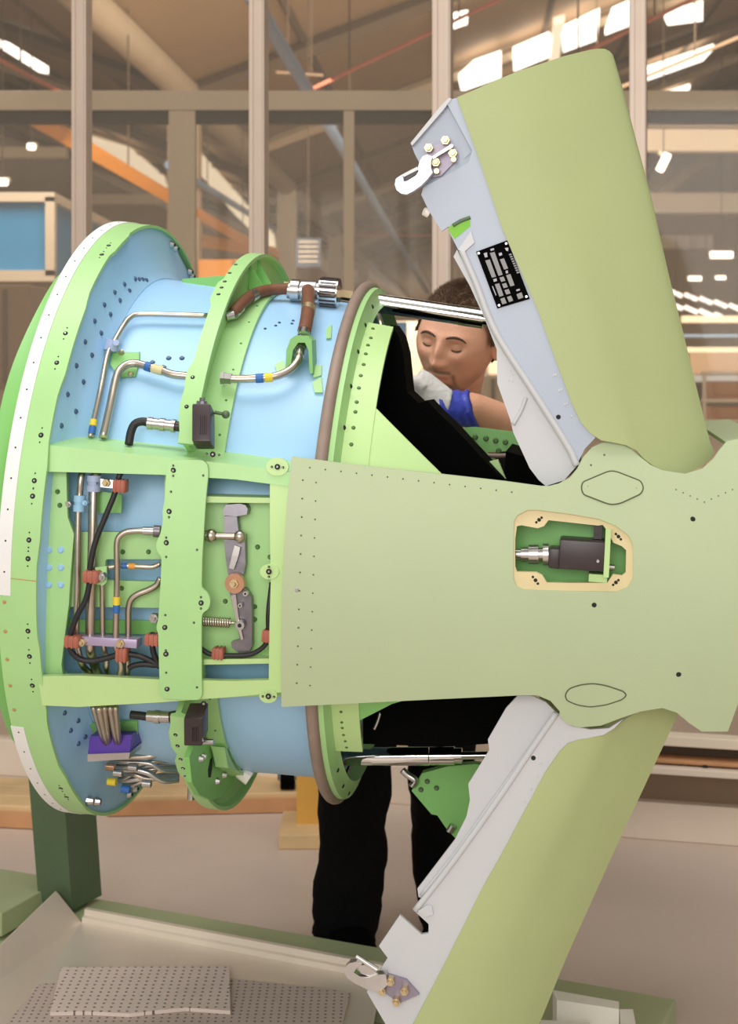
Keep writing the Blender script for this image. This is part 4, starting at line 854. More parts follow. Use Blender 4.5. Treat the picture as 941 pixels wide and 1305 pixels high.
# data plate with its printed boxes
bm = NB()
def dp(px, off, th, mi=0): plate(bm, px, [], lambda X, Z: Yd+off, th, dz=None, mi=mi)
dp(c5((160, 290), (535, 152), (805, 855), (415, 970)), 0.0018, 0.0022, 0)
for q in (((270, 395), (325, 382), (400, 590), (350, 602)), ((325, 305), (382, 292), (480, 565), (430, 580)), ((445, 382), (495, 368), (545, 490), (497, 505)), ((520, 572), (572, 556), (622, 692), (572, 706)), ((385, 680), (438, 668), (490, 815), (440, 830)), ((440, 600), (490, 586), (512, 638), (462, 652)), ((470, 676), (520, 662), (542, 714), (492, 728)), ((500, 750), (552, 736), (574, 790), (522, 804)), ((450, 855), (500, 838), (528, 905), (476, 922)), ((530, 832), (580, 816), (606, 876), (556, 894)), ((645, 800), (705, 775), (728, 838), (668, 860))):
    dp(c5(*q), 0.0015, 0.001, 1)
for q in (((330, 258), (372, 246), (380, 268), (338, 280)), ((250, 310), (290, 298), (298, 352), (268, 360)), ((430, 310), (468, 298), (474, 330), (440, 342)), ((505, 245), (548, 240), (545, 285), (520, 275)), ((512, 520), (540, 512), (546, 545), (520, 552)), ((365, 620), (405, 608), (412, 640), (374, 652)), ((640, 745), (682, 732), (688, 752), (648, 765)), ((350, 705), (362, 702), (405, 810), (394, 815))): dp(c5(*q), 0.0016, 0.0008, 2)
for k in range(9):
    x, y = 552+k*11.5, 318+k*27; dp(c5((x, y), (x+30, y-8), (x+37, y+9), (x+8, y+17)), 0.0015, 0.0008, 1)
mk('data_plate', bm, ['black', 'print_grey', 'dark_steel'], ud, label='black data plate with grey printed boxes')
bm = NB()
for x, y in ((192, 308), (522, 192), (765, 828), (437, 932)): dome(bm, onY(*c5((x, y))[0], Yd+0.0018), (0, -1, 0), 0.0028, 0.0015, 9)
mk('plate_screws', bm, 'steel', ud, kind='stuff')
# upper latch hook
dplate('hook_base', c7((285, 230), (330, 180), (500, 120), (560, 215), (565, 280), (420, 430), (330, 450), (300, 330)), 0.008, 0.006, 'hook_plate', ud)
hk = dplate('latch_hook', c7((222, 352), (240, 295), (262, 262), (300, 248), (345, 265), (332, 310), (332, 362), (347, 402), (300, 462), (250, 512), (185, 560), (125, 590), (75, 582), (38, 552), (22, 505), (32, 455), (75, 425), (95, 445), (98, 480), (125, 475), (200, 430), (225, 395)), -0.016, 0.016, 'hook_white', ud, 0.0015)
dplate('hook_tongue', c7((75, 425), (130, 395), (215, 352), (228, 376), (150, 415), (100, 440)), -0.006, 0.008, 'white_strip', ud)
dplate('hook_slot', c7((90, 445), (150, 415), (222, 372), (228, 395), (130, 470), (108, 480)), -0.003, 0.006, 'black_box', ud)
dplate('hook_fin', c7((340, 268), (505, 160), (525, 165), (520, 185), (400, 255), (350, 290)), -0.010, 0.018, 'steel', ud)
for x, y in ((320, 200), (462, 135), (380, 322), (525, 245)):
    bm = NB(); p = onY(*c7((x, y))[0], Yd+0.008); cyl(bm, p, p+Vector((0, -0.012, 0)), 0.0068, 0.0066, 6); cyl(bm, p+Vector((0, -0.012, 0)), p+Vector((0, -0.016, 0)), 0.0042, 0.0036, 10); mk('hook_bolt', bm, 'brass', ud, 30)
for x, y in ((385, 395), (530, 295)):
    bm = NB(); p = onY(*c7((x, y))[0], Yd+0.004); cyl(bm, p, p+Vector((0, -0.008, 0)), 0.0040, n=10); mk('hook_pin', bm, 'brass', ud, 40)
# lower door
skinL = [(500, 1357)]+cN((360, 588), (500, 320), (660, 0))+cP((0, 670), (160, 370), (215, 290))
bm = door_skin(skinL, [(652, 1392)]+cP((140, 1305), (240, 1060), (420, 660), (560, 360), (660, 145)), [(500, 1357), (560, 1385), (630, 1398), (652, 1392)], cP((215, 290), (250, 255), (300, 240), (380, 225), (420, 200), (460, 165), (520, 135), (600, 122), (660, 145)), Yd)
ld = mk('airbrake_door', bm, 'door_green', tail, 32, label='lower airbrake door hanging open, green outside and pale grey inside')
dplate('mating_flange', [(x+1.5, y+0.5) for x, y in skinL[::-1]]+[(478, 1338)]+cN((240, 588), (160, 450), (215, 360), (250, 305), (212, 255), (302, 122), (395, 205), (425, 200), (425, 160), (365, 105))+cM((300, 945), (330, 905), (420, 785), (560, 590), (690, 408), (800, 243), (905, 95))+cP((230, 160), (260, 190), (330, 205), (400, 200), (455, 165), (420, 200), (380, 225), (300, 240), (250, 255)), 0.004, 0.006, 'door_inner', ld)
dplate('inner_web', cM((740, 22), (690, 75), (612, 210), (618, 255), (528, 400), (535, 470), (520, 540), (470, 640), (310, 850), (315, 885), (335, 890), (400, 790), (560, 585), (700, 400), (800, 240), (905, 95), (860, 50), (800, 22)), 0.012, 0.006, 'door_inner', ld)
bm = NB(); tube(bm, [onY(u, v, Yd+0.004) for u, v in cM((300, 942), (420, 790), (560, 600), (690, 415), (800, 250), (905, 98))], 0.0045, 10); mk('edge_bead', bm, 'door_inner', ld, 180)
bm = NB(); tube(bm, [onY(u, v, Yd+0.010) for u, v in cM((325, 880), (470, 700), (620, 490), (720, 350), (800, 235), (850, 170))], 0.0028, 8); mk('web_bead', bm, 'door_inner', ld, 180)
dplate('flange_step', cM((350, 920), (372, 925), (378, 960), (345, 970), (312, 945)), 0.0, 0.008, 'door_inner', ld)
bm = NB()
for x, y in ((842, 312), (825, 368), (797, 420), (770, 474)): dome(bm, onY(*cM((x, y))[0], Yd+0.004), (0, -1, 0), 0.0022, 0.001, 7)
mk('flange_rivets', bm, 'door_inner', ld, kind='stuff')
bm = NB(); dome(bm, onY(*cM((807, 289))[0], Yd+0.004), (0, -1, 0), 0.0042, 0.0006, 10); mk('lock_hole', bm, 'hole', ld)
dplate('hook_base', cN((165, 395), (240, 372), (330, 400), (385, 462), (300, 500), (215, 440)), -0.002, 0.006, 'hook_plate', ld)
dplate('latch_hook', cN((68, 345), (85, 328), (115, 322), (138, 335), (118, 345), (105, 368), (130, 385), (170, 390), (200, 378), (240, 375), (250, 420), (215, 452), (160, 440), (110, 415), (75, 390), (65, 365)), -0.016, 0.014, 'steel', ld, 0.0012)
bm = NB(); a = onY(*cN((115, 297))[0], Yd-0.008); b = onY(*cN((205, 356))[0], Yd-0.008); cyl(bm, a, b, 0.0042, n=12); mk('hook_pin', bm, 'chrome', ld, 40)
dplate('hook_link', cN((120, 340), (150, 335), (212, 375), (180, 388), (135, 372)), -0.012, 0.01, 'steel', ld)
for x, y in ((265, 395), (228, 436), (325, 436), (290, 482)):
    bm = NB(); p = onY(*cN((x, y))[0], Yd-0.002); cyl(bm, p, p+Vector((0, -0.012, 0)), 0.0062, 0.0060, 6); cyl(bm, p+Vector((0, -0.012, 0)), p+Vector((0, -0.016, 0)), 0.0042, 0.0036, 10); mk('hook_bolt', bm, 'brass', ld, 30)
# green bracket under the lower actuator and the drain tongue on the aft body
bm = NB(); plate(bm, cM((285, 430), (330, 355), (440, 325), (560, 315), (620, 330), (540, 400), (535, 560), (480, 640), (440, 600), (395, 535), (370, 530)), [], lambda X, Z: -0.02, 0.02, dz=None); gb = mk('actuator_bracket', bm, 'primer_shade', tail)
bm = NB()
for x, y in ((325, 425), (352, 390), (392, 418)): dome(bm, onY(*cM((x, y))[0], -0.02), (0, -1, 0), 0.0050, 0.004, 8)
mk('bracket_nuts', bm, 'stand_green', gb, kind='stuff')
bm = NB(); tube(bm, [onY(u, v, -0.03) for u, v in cM((245, 340), (268, 362), (300, 385), (285, 410))], 0.006, 8); mk('bracket_clip', bm, 'steel', gb, 180)
bm = NB(); a = onY(*cM((462, 578))[0], -0.03); b = onY(*cM((446, 605))[0], -0.03); cyl(bm, a, b, 0.006, n=10); mk('bracket_pin', bm, 'steel', gb, 40)
bm = NB(); tube(bm, [onY(u, v, -0.25) for u, v in cM((150, 95), (140, 130), (125, 165))], 0.003, 8); mk('lanyard', bm, 'steel', tail, 180)
# ------------------------------------------------------------------ stand, tray and foam sheets
BZ = 0.06
b0 = WZ(96, 1140, BZ); b1 = WZ(862, 1273, BZ); bdir = (b1-b0).normalized(); bn = Vector((bdir.y, -bdir.x, 0))   # bn points to the camera
sang = math.atan2(bdir.y, bdir.x)
st = empty('assembly_stand', (b0.x, b0.y, 0), sang, 'dark green steel stand with a flat base under the tail section', 'stand')
SI = Matrix.Rotation(-sang, 3, 'Z')
def sl_(p): return SI @ (Vector(p)-Vector((b0.x, b0.y, 0)))
L_ = (b1-b0).length
bm = NB(); box(bm, (L_/2, -0.10, BZ/2), (L_, 0.20, BZ), bev=0.004); mk('base_beam', bm, 'base_green', st)
bm = NB(); box(bm, (L_-0.09, -0.60, BZ/2), (0.18, 0.80, BZ), bev=0.004); mk('base_beam', bm, 'base_green', st)
bm = NB(); box(bm, (0.02, -0.60, BZ/2-0.004), (0.18, 0.80, BZ), bev=0.004); mk('base_beam', bm, 'base_green', st)
g0 = sl_(WZ(0, 1150, BZ+0.05)); bm = NB(); box(bm, (g0.x-0.20, g0.y+0.05, BZ+0.03), (0.5, 0.22, 0.05), bev=0.003); mk('side_ledge', bm, 'base_green', st)
bm = NB(); box(bm, (g0.x-0.18, g0.y+0.04, 0.025), (0.4, 0.16, 0.05)); mk('ledge_foot', bm, 'black', st)
# leaning post: channel section
f0_ = W(78, 1162, 3.20); f1_ = W(40, 700, 3.02)
def post_pt(u, v, d): return sl_(W(u, v, d))
lo = [post_pt(50, 1160, 3.22), post_pt(92, 1160, 3.22), post_pt(108, 1160, 3.28)]; hi = [post_pt(12, 690, 3.06), post_pt(58, 690, 3.06), post_pt(72, 690, 3.14)]
for nm, i, th in (('post_web', 0, Vector((0.01, 0.10, 0))), ('post_flange', 1, Vector((0.0, 0.012, 0)))):
    bm = NB(); A = [lo[i], lo[i+1], hi[i+1], hi[i]]; poly_prism(bm, A, th); mk(nm, bm, 'stand_green', st)
# mounting arm from the post to the forward cover
pm = TA @ pol(X1-0.06, 0, 0); top = (W(35, 700, 3.08)); bm = NB(); a = sl_(top); b = sl_(pm); mid_ = sl_(Vector((pm.x-0.10, pm.y, pm.z)))
tube(bm, [a, sl_(Vector((top.x-0.04, top.y-0.1, pm.z))), mid_, b], 0.05, 12); mk('mounting_arm', bm, 'stand_green', st, 180)
bm = NB(); cyl(bm, b-sl_(ax)*0+SI@(-ax*0.04), b+SI@(ax*0.01), 0.20, n=40); mk('mounting_plate', bm, 'stand_green', st, 40)
# drip tray
TZ = BZ+0.002
tr0 = WZ(104, 1178, TZ); tr1 = WZ(486, 1252, TZ); tl = WZ(-70, 1420, TZ); 
ty = (tl-tr0)
tray = empty('drip_tray', (tr0.x, tr0.y, TZ), 0, 'shallow aluminium drip tray on the stand base', 'tray')
def tl_(p): return Vector(p)-Vector((tr0.x, tr0.y, TZ))
c_ = [tr0, tr1, tr1+ty, tl]
bm = NB(); poly_prism(bm, [tl_(p) for p in c_], (0, 0, 0.004)); mk('tray_floor', bm, 'tray_alu', tray)
bn2 = Vector(((tr1-tr0).normalized().y, -(tr1-tr0).normalized().x, 0))
def wall(a, b, offs, hts, nm):
    bm = NB(); pr = [(0, 0)]+list(zip(offs, hts)); A = [bm.verts.new(tl_(a+bn2*-o+Vector((0, 0, h)))) for o, h in pr]; B = [bm.verts.new(tl_(b+bn2*-o+Vector((0, 0, h)))) for o, h in pr]
    for i in range(len(pr)): j = (i+1) % len(pr); bm.faces.new((A[i], A[j], B[j], B[i]))
    bm.faces.new(A); bm.faces.new(B); return mk(nm, bm, 'tray_alu', tray)
wall(tr0, tr1, (0.002, 0.009, 0.011, 0.020, 0.020), (0.015, 0.017, 0.029, 0.030, 0.0), 'tray_lip')
e0 = WZ(72, 1136, TZ+0.06); e1 = tl+Vector((-0.13, 0.0, 0.06)); bm = NB(); poly_prism(bm, [tl_(tr0+Vector((0, 0, 0.004))), tl_(tl+Vector((0, 0, 0.004))), tl_(e1), tl_(e0)], (0, 0, -0.004)); mk('tray_side', bm, 'tray_alu', tray)
bm = NB(); poly_prism(bm, [tl_(e0), tl_(e1), tl_(e1)+Vector((-0.02, 0, -0.05)), tl_(e0)+Vector((-0.02, 0, -0.05))], (-0.003, 0, 0)); mk('tray_side_edge', bm, 'tray_alu', tray)
def sheet(name, px, z, th, m, lab, wave=0.0):
    c0 = WZ(*px[0], z); bm = NB(); P = [WZ(u, v, z)-c0 for u, v in px]; poly_prism(bm, P, (0, 0, -th)); o = mk(name, bm, m); o.location = c0; return tag(o, lab, 'foam sheet', 'foam sheets in the tray')
sheet('foam_sheet', cO((110, 615), (240, 600), (640, 596), (941, 628), (1000, 640), (960, 800), (-40, 800)), TZ+0.010, 0.006, 'foam_dark', 'large dark dotted foam sheet lying flat in the tray')
sheet('foam_sheet', cO((175, 566), (655, 562), (658, 690), (530, 681), (440, 690), (370, 698), (250, 692), (143, 694)), TZ+0.018, 0.007, 'foam_light', 'small pale dotted foam sheet on top of the large one')
# white packing blocks at the far end of the base
for i, (px, z, h, lab) in enumerate((((cP((190, 1178), (438, 1222), (438, 1250), (205, 1215))), BZ+0.075, 0.07, 'upper long white packing block behind the lower door'), ((cP((145, 1290), (330, 1300), (330, 1390), (130, 1390))), BZ+0.06, 0.022, 'lowest white packing block at the bottom edge'), ((cP((440, 1250), (490, 1250), (505, 1330), (445, 1330))), BZ+0.06, 0.055, 'small square white packing block at the right end'), ((cP((218, 1275), (436, 1310), (436, 1345), (222, 1322))), BZ+0.035, 0.03, 'lower long white packing block behind the lower door'))):
    c0 = WZ(*px[0], z); bm = NB(); poly_prism(bm, [WZ(u, v, z)-c0 for u, v in px], (0, 0, -h)); o = mk('packing_block', bm, 'white_foam'); o.location = c0; tag(o, lab, 'block', 'white packing blocks')
# ------------------------------------------------------------------ the technician
from mathutils.bvhtree import BVHTree
def skin_mat():
    m = mat('human_skin', (250, 188, 156), 0.48, 0, 0.05, 30, 0.12, 220); nt = m.node_tree; b = nt.nodes['Principled BSDF']
    src = b.inputs['Base Color'].links[0].from_socket
    at = nt.nodes.new('ShaderNodeVertexColor'); at.layer_name = 'pigment'; sp = nt.nodes.new('ShaderNodeSeparateColor'); nt.links.new(at.outputs['Color'], sp.inputs[0])
    x1 = nt.nodes.new('ShaderNodeMixRGB'); x1.inputs[2].default_value = tuple(lin(c) for c in (236, 140, 124))+(1,); nt.links.new(sp.outputs[1], x1.inputs[0]); nt.links.new(src, x1.inputs[1])
    x2 = nt.nodes.new('ShaderNodeMixRGB'); x2.inputs[2].default_value = tuple(lin(c) for c in (86, 56, 46))+(1,); nt.links.new(sp.outputs[0], x2.inputs[0]); nt.links.new(x1.outputs[0], x2.inputs[1]); nt.links.new(x2.outputs[0], b.inputs['Base Color'])
    b.inputs['Subsurface Weight'].default_value = 0.12; b.inputs['Subsurface Radius'].default_value = (0.02, 0.008, 0.005); b.inputs['Subsurface Scale'].default_value = 0.3
skin_mat()
HC = W(584, 432, 3.04)
HR = Matrix.Rotation(math.radians(13), 3, 'Y') @ Matrix.Rotation(math.radians(-24), 3, 'Z') @ Matrix.Rotation(math.radians(17), 3, 'X')
foot0 = Vector((0.06, 3.2, 0))
man = empty('person', foot0, 0, 'technician in dark clothes and work gloves leaning over the open tail section', 'person')
def toM(p): return Vector(p)-foot0
def toH(p): return toM(HC+HR @ Vector(p))
def head_raw(a, v):
    dx, dy, dz = math.sin(v)*math.sin(a), -math.sin(v)*math.cos(a), math.cos(v)
    x = 0.077*dx; y = (0.094 if dy < 0 else 0.106)*dy; z = (0.113 if dz > 0 else 0.116)*dz; k = max(0, -z/0.116)
    sq = 1+0.10*(1-abs(dz))*(4*dx*dx*dy*dy); x *= sq; y *= sq
    x *= 1-0.26*k*k; y *= (1-0.06*k*k) if dy < 0 else (1-0.5*k)
    if dy < 0:
        y -= 0.020*max(0, k-0.35)*abs(dy)                         # jaw stays forward
    fw = smooth01(0.15, 0.6, -dy)
    g_ = lambda x0, z0, sx, sz: math.exp(-((x-x0)/sx)**2-((z-z0)/sz)**2)
    d = 0.008*g_(0, 0.004, 0.009, 0.016)+0.019*g_(0, -0.014, 0.0095, 0.018)+0.025*g_(0, -0.033, 0.0115, 0.011)
    for s in (-1, 1):
        d += 0.009*g_(s*0.0125, -0.035, 0.007, 0.007)-0.011*g_(s*0.030, 0.004, 0.017, 0.011)+0.005*g_(s*0.027, 0.024, 0.022, 0.008)+0.005*g_(s*0.043, -0.022, 0.018, 0.018)
    d += 0.006*g_(0, -0.066, 0.028, 0.018)+0.004*g_(0, -0.0595, 0.019, 0.0045)+0.005*g_(0, -0.071, 0.017, 0.005)-0.006*g_(0, -0.0655, 0.023, 0.0022)+0.010*g_(0, -0.100, 0.022, 0.014)-0.004*g_(0, -0.083, 0.02, 0.006)
    return Vector((x, y-d*fw, z))
def head_pig(p):
    x, y, z = p; f = 1.0 if y < 0.02 else 0.0
    chin = smooth01(-0.070, -0.084, z)*(1-0.55*smooth01(0.022, 0.04, abs(x)))
    mou = math.exp(-((z+0.052)/0.0055)**2)*smooth01(0.032, 0.022, abs(x)); side = math.exp(-((abs(x)-0.029)/0.006)**2)*smooth01(-0.045, -0.058, z)
    jaw = 0.5*smooth01(-0.04, -0.075, z)*smooth01(0.02, 0.045, abs(x))
    bd = min(0.9, max(0.85*chin, 0.9*mou, 0.8*side, jaw))*f
    lips = math.exp(-((z+0.0665)/0.007)**2)*smooth01(0.024, 0.018, abs(x)); bd *= 1-0.9*lips
    red = max(0.9*lips, 0.55*math.exp(-((abs(x)-0.042)/0.02)**2-((z+0.022)/0.02)**2), 0.5*math.exp(-(x/0.012)**2-((z+0.033)/0.012)**2))*f
    return bd, red
nA, nV = 120, 92
def grid_head(off=0.0, keep=None, jit=0.0):
    bm = NB(); lay = bm.loops.layers.color.new('pigment'); V = []; raw = []
    for j in range(nV+1):
        v = math.pi*(j+0.001)/(nV+0.002); row = []; rr_ = []
        for i in range(nA):
            t = 2*math.pi*i/nA-math.pi; a = t-0.45*math.sin(t); p = head_raw(a, v)
            rr_.append(p); q = p+p.normalized()*(off+jit*noise.noise(p*90)+jit*0.6*noise.noise(p*240)) if off else p
            row.append(bm.verts.new(q))
        V.append(row); raw.append(rr_)
    for j in range(nV):
        for i in range(nA):
            k = (i+1) % nA; c = (raw[j][i]+raw[j+1][k])/2
            if keep and not keep(c): continue
            f = bm.faces.new((V[j][i], V[j][k], V[j+1][k], V[j+1][i]))
            for l, pr in zip(f.loops, (raw[j][i], raw[j][k], raw[j+1][k], raw[j+1][i])):
                b_, r_ = head_pig(pr); l[lay] = (b_, r_, 0, 1)
    for v in [v for v in bm.verts if not v.link_faces]: bm.verts.remove(v)
    return bm
hb = grid_head(); hb.normal_update(); bvh = BVHTree.FromBMesh(hb)
def face(x, z, o=0.0):
    h = bvh.ray_cast(Vector((x, -1, z)), Vector((0, 1, 0)))[0]; return h+Vector((0, -o, 0))
EYE = {}
# eyelids and ears belong to the same body mesh
for s in (-1, 1):
    r = bmesh.ops.create_uvsphere(hb, u_segments=20, v_segments=14, radius=0.0125); c = face(s*0.030, 0.003)+Vector((0, 0.0055, 0))
    EYE[s] = c
    for v in r['verts']: v.co = Vector((v.co.x*1.15, v.co.y, v.co.z*0.95))+c
    rows = []
    for q in range(9):
        rho = q/8; ring = []
        for k in range(22):
            t = 2*math.pi*k/22; o_ = 0.004+0.010*rho+0.006*math.exp(-((rho-0.85)/0.16)**2)-0.005*math.exp(-(rho/0.4)**2)
            ring.append(hb.verts.new(Vector((s*(0.070+o_+0.006*math.cos(t)*rho), 0.016+0.019*rho*math.cos(t)+0.004*math.sin(t), -0.004+0.032*rho*math.sin(t)*(1 if math.sin(t) > 0 else 0.85)))))
        rows.append(ring)
    back = [hb.verts.new(Vector((s*0.066, 0.016+(v.co.y-0.016)*0.6, -0.004+(v.co.z+0.004)*0.6))) for v in rows[-1]]; rows.append(back)
    for A, B in zip(rows[:-1], rows[1:]):
        for k in range(22): hb.faces.new((A[k], A[(k+1) % 22], B[(k+1) % 22], B[k]))
lay = hb.loops.layers.color['pigment']
for v in hb.verts: v.co = toH(v.co)
def loft(bm, secs, n=20, cap=True):
    """secs: (centre, half-width, half-depth, side axis, depth axis)"""
    rows = []
    for c, a, b, u, w_ in secs: rows.append([bm.verts.new(Vector(c)+Vector(u)*(a*math.cos(2*math.pi*i/n))+Vector(w_)*(b*math.sin(2*math.pi*i/n))) for i in range(n)])
    for A, B in zip(rows[:-1], rows[1:]):
        for i in range(n): bm.faces.new((A[i], A[(i+1) % n], B[(i+1) % n], B[i]))
    if cap: bm.faces.new(rows[0]); bm.faces.new(rows[-1])
# neck, forearm
neck0 = toH((0, 0.03, -0.06)); neck1 = toM((0.17, 3.27, 1.10))
tube(hb, [neck0, neck0.lerp(neck1, 0.5), neck1], 0.055, 16)
el = toM(W(705, 566, 2.98)); wr = toM(W(604, 523, 2.86)); wr2 = toM(W(585, 521, 2.84))
tube(hb, [el+Vector((0.03, 0.03, -0.01)), el, el.lerp(wr, 0.45)+Vector((0, 0, 0.002)), wr, wr2], lambda t: 0.043-0.013*t if t > 0.2 else 0.042, 18)
lel = toM((-0.06, 3.02, 0.98)); lwr = toM((-0.02, 2.80, 0.86))
tube(hb, [lel, lel.lerp(lwr, 0.5), lwr], lambda t: 0.042-0.012*t, 14)
shx = toM((0.18, 3.28, 1.08))
for sx_, e_ in ((0.15, el), (-0.15, lel)): tube(hb, [neck1, shx+Vector((sx_*0.5, 0, 0)), shx+Vector((sx_, 0, -0.03)), e_+Vector((0.0, 0.02, 0))], 0.036, 12)
for f in hb.faces:
    for l in f.loops:
        if tuple(l[lay]) == (1, 1, 1, 1): l[lay] = (0, 0.25, 0, 1)
body = mk('body', hb, 'human_skin', man, 180)
# lashes, brows, hair
def hair_keep(p):
    a = abs(math.degrees(math.atan2(p.x, -p.y)))
    if a < 48: zl = 0.074+0.004*math.cos(a*0.2)
    elif a < 70: zl = 0.074-(a-48)/22*0.045
    elif a < 92: zl = 0.005
    elif a < 112: zl = 0.03
    elif a < 128: zl = -0.01
    else: zl = -0.045
    return p.z > zl
bm = grid_head(0.008, hair_keep, 0.004)
for f in list(bm.faces): pass
rn = random.Random(5); src = [f.calc_center_median().copy() for f in bm.faces]
for c in src:
    for _ in range(2):
        n_ = c.normalized(); t = Vector((rn.uniform(-1, 1), rn.uniform(-1, 1), rn.uniform(-1, 1))); t = (t-n_*t.dot(n_)).normalized()
        b0_ = c+t*rn.uniform(0, 0.004)-n_*0.002; tip = b0_+(n_*0.7+Vector((0, -0.25, 0.3))+t*0.6).normalized()*rn.uniform(0.006, 0.012); sd = n_.cross(t)*0.0008
        bm.faces.new([bm.verts.new(q) for q in (b0_-sd, b0_+sd, tip)])
for v in bm.verts: v.co = toH(v.co)
hr = mk('hair', bm, 'hair', man, 180); hr['kind'] = 'stuff'
for s in (-1, 1):
    bm = NB(); P = [face(s*x, z, 0.001) for x, z in ((0.012, 0.0215), (0.020, 0.025), (0.032, 0.0265), (0.043, 0.023), (0.050, 0.017))]
    tube(bm, [toH(p) for p in P], lambda t: 0.0022*math.sin(math.pi*(0.15+0.8*t))+0.0006, 8); mk('eyebrow', bm, 'brow', body, 180)
    bm = NB(); c = EYE[s]; P = []
    for k in range(9):
        t = -1+2*k/8; x = t*0.0125; z = -0.0062+0.0030*t*t; y = -math.sqrt(max(0.00001, 0.0128**2-(x/1.15)**2-(z/0.95)**2)); P.append(c+Vector((x, y-0.0004, z)))
    tube(bm, [toH(p) for p in P], 0.0015, 6); mk('lash_line', bm, 'brow', body, 180)
# gloves: white knitted hand with a blue cuff, five curled fingers
hand_d = 2.82
def hp(u, v, dd=0.0): return toM(W(u, v, hand_d+dd))
bm = NB()
up_h = Vector((0.25, 0, 0.97)).normalized(); dp_h = Vector((0, 1, 0))
loft(bm, [(hp(572, 519), 0.033, 0.028, up_h, dp_h), (hp(556, 510), 0.038, 0.030, up_h, dp_h), (hp(543, 502), 0.041, 0.033, up_h, dp_h), (hp(532, 494), 0.038, 0.036, up_h, dp_h), (hp(525, 496), 0.024, 0.032, up_h, dp_h)], 18)
for k, (dv, dd, ln_) in enumerate(((0, -0.030, 0.90), (-2, -0.010, 1.0), (-1, 0.012, 0.95), (3, 0.032, 0.80))):
    b_ = hp(533, 490+dv*1.0+4, dd); P = [hp(540, 496+dv, dd), hp(528, 487+dv, dd), hp(521, 495+dv+4, dd), hp(520, 495+26*ln_, dd), hp(528, 495+44*ln_, dd)]
    tube(bm, P, lambda t: 0.0115-0.002*t, 12)
tube(bm, [hp(560, 522, -0.02), hp(548, 526, -0.036), hp(538, 530, -0.044), hp(530, 536, -0.042)], lambda t: 0.0135-0.003*t, 12)
gv = mk('glove', bm, 'glove_white', man, 180, label='white knitted work glove'); md = gv.modifiers.new('weld', 'REMESH'); md.mode = 'VOXEL'; md.voxel_size = 0.0032; md.use_smooth_shade = True
sm_ = gv.modifiers.new('soft', 'SMOOTH'); sm_.iterations = 4
bm = NB(); secs = []
for k in range(11):
    t = k/10; c = hp(566, 519).lerp(hp(608, 523), t)+Vector((0, 0.03*t, 0)); r = 0.0365+0.0022*math.sin(k*2.3)+0.003*(t > 0.85)
    secs.append((c, r, r*0.95, Vector((-0.28, 0, 0.96)).normalized(), Vector((0.2, 0.98, 0)).normalized()))
loft(bm, secs, 24, cap=False)
for v in bm.verts: v.co += Vector((1, 0, 0))*0.003*noise.noise(v.co*60)+Vector((0, 0, 1))*0.003*noise.noise(v.co*45)
cf = mk('glove_cuff', bm, 'glove_blue', man, 180); md = cf.modifiers.new('thick', 'SOLIDIFY'); md.thickness = 0.0015
bm = NB(); d_ = (lwr-lel).normalized(); loft(bm, [(lwr+d_*k*0.022, r, r*0.7, Vector((1, 0, 0)), Vector((0, 0.4, 0.9)).normalized()) for k, r in ((0, 0.034), (1, 0.04), (2, 0.042), (3, 0.04), (3.6, 0.028))], 14)
for k in range(4):
    b_ = lwr+d_*0.075+Vector((-0.030+0.02*k, 0, 0)); tube(bm, [b_-d_*0.01, b_+d_*0.03, b_+d_*0.05+Vector((0, 0, -0.03)), b_+d_*0.04+Vector((0, 0, -0.055))], 0.0105, 10)
tube(bm, [lwr+d_*0.02+Vector((0.035, 0, 0)), lwr+d_*0.05+Vector((0.055, 0, -0.01)), lwr+d_*0.075+Vector((0.05, 0, -0.025))], 0.012, 10)
mk('glove', bm, 'glove_white', man, 180)
# shirt
bm = NB(); X_ = Vector((1, 0, 0)); sh = toM((0.18, 3.28, 1.08)); pe = toM((0.13, 3.46, 0.82)); tz = (sh-pe).normalized(); ty_ = X_.cross(tz).normalized(); tx = tz.cross(ty_)*-1
loft(bm, [(pe.lerp(sh, t), a, b, X_, ty_) for t, a, b in ((-0.1, 0.17, 0.12), (0.1, 0.165, 0.12), (0.4, 0.165, 0.115), (0.7, 0.185, 0.12), (0.9, 0.185, 0.105), (1.0, 0.13, 0.08), (1.06, 0.065, 0.062))], 28)
rs = sh+Vector((0.17, 0.0, -0.03)); ls = sh+Vector((-0.17, 0.0, -0.03))
tube(bm, [sh+Vector((0.10, 0, -0.02)), rs, rs.lerp(el, 0.5)+Vector((0.03, 0, 0)), rs.lerp(el, 0.8)], lambda t: 0.066-0.008*t, 16)
tube(bm, [sh+Vector((-0.10, 0, -0.02)), ls, ls.lerp(lel, 0.5), ls.lerp(lel, 0.85)], lambda t: 0.066-0.008*t, 16)
for v in bm.verts: v.co += Vector((1, 1, 1))*0.004*noise.noise(v.co*14)
mk('shirt', bm, 'shirt', man, 180)
bm = NB(); tube(bm, [neck1+Vector((0.06*math.cos(t), 0.055*math.sin(t)-0.01, 0.012-0.02*math.cos(t+1.5))) for t in [2*math.pi*i/12 for i in range(13)]], 0.010, 8); mk('collar', bm, 'shirt', man, 180)
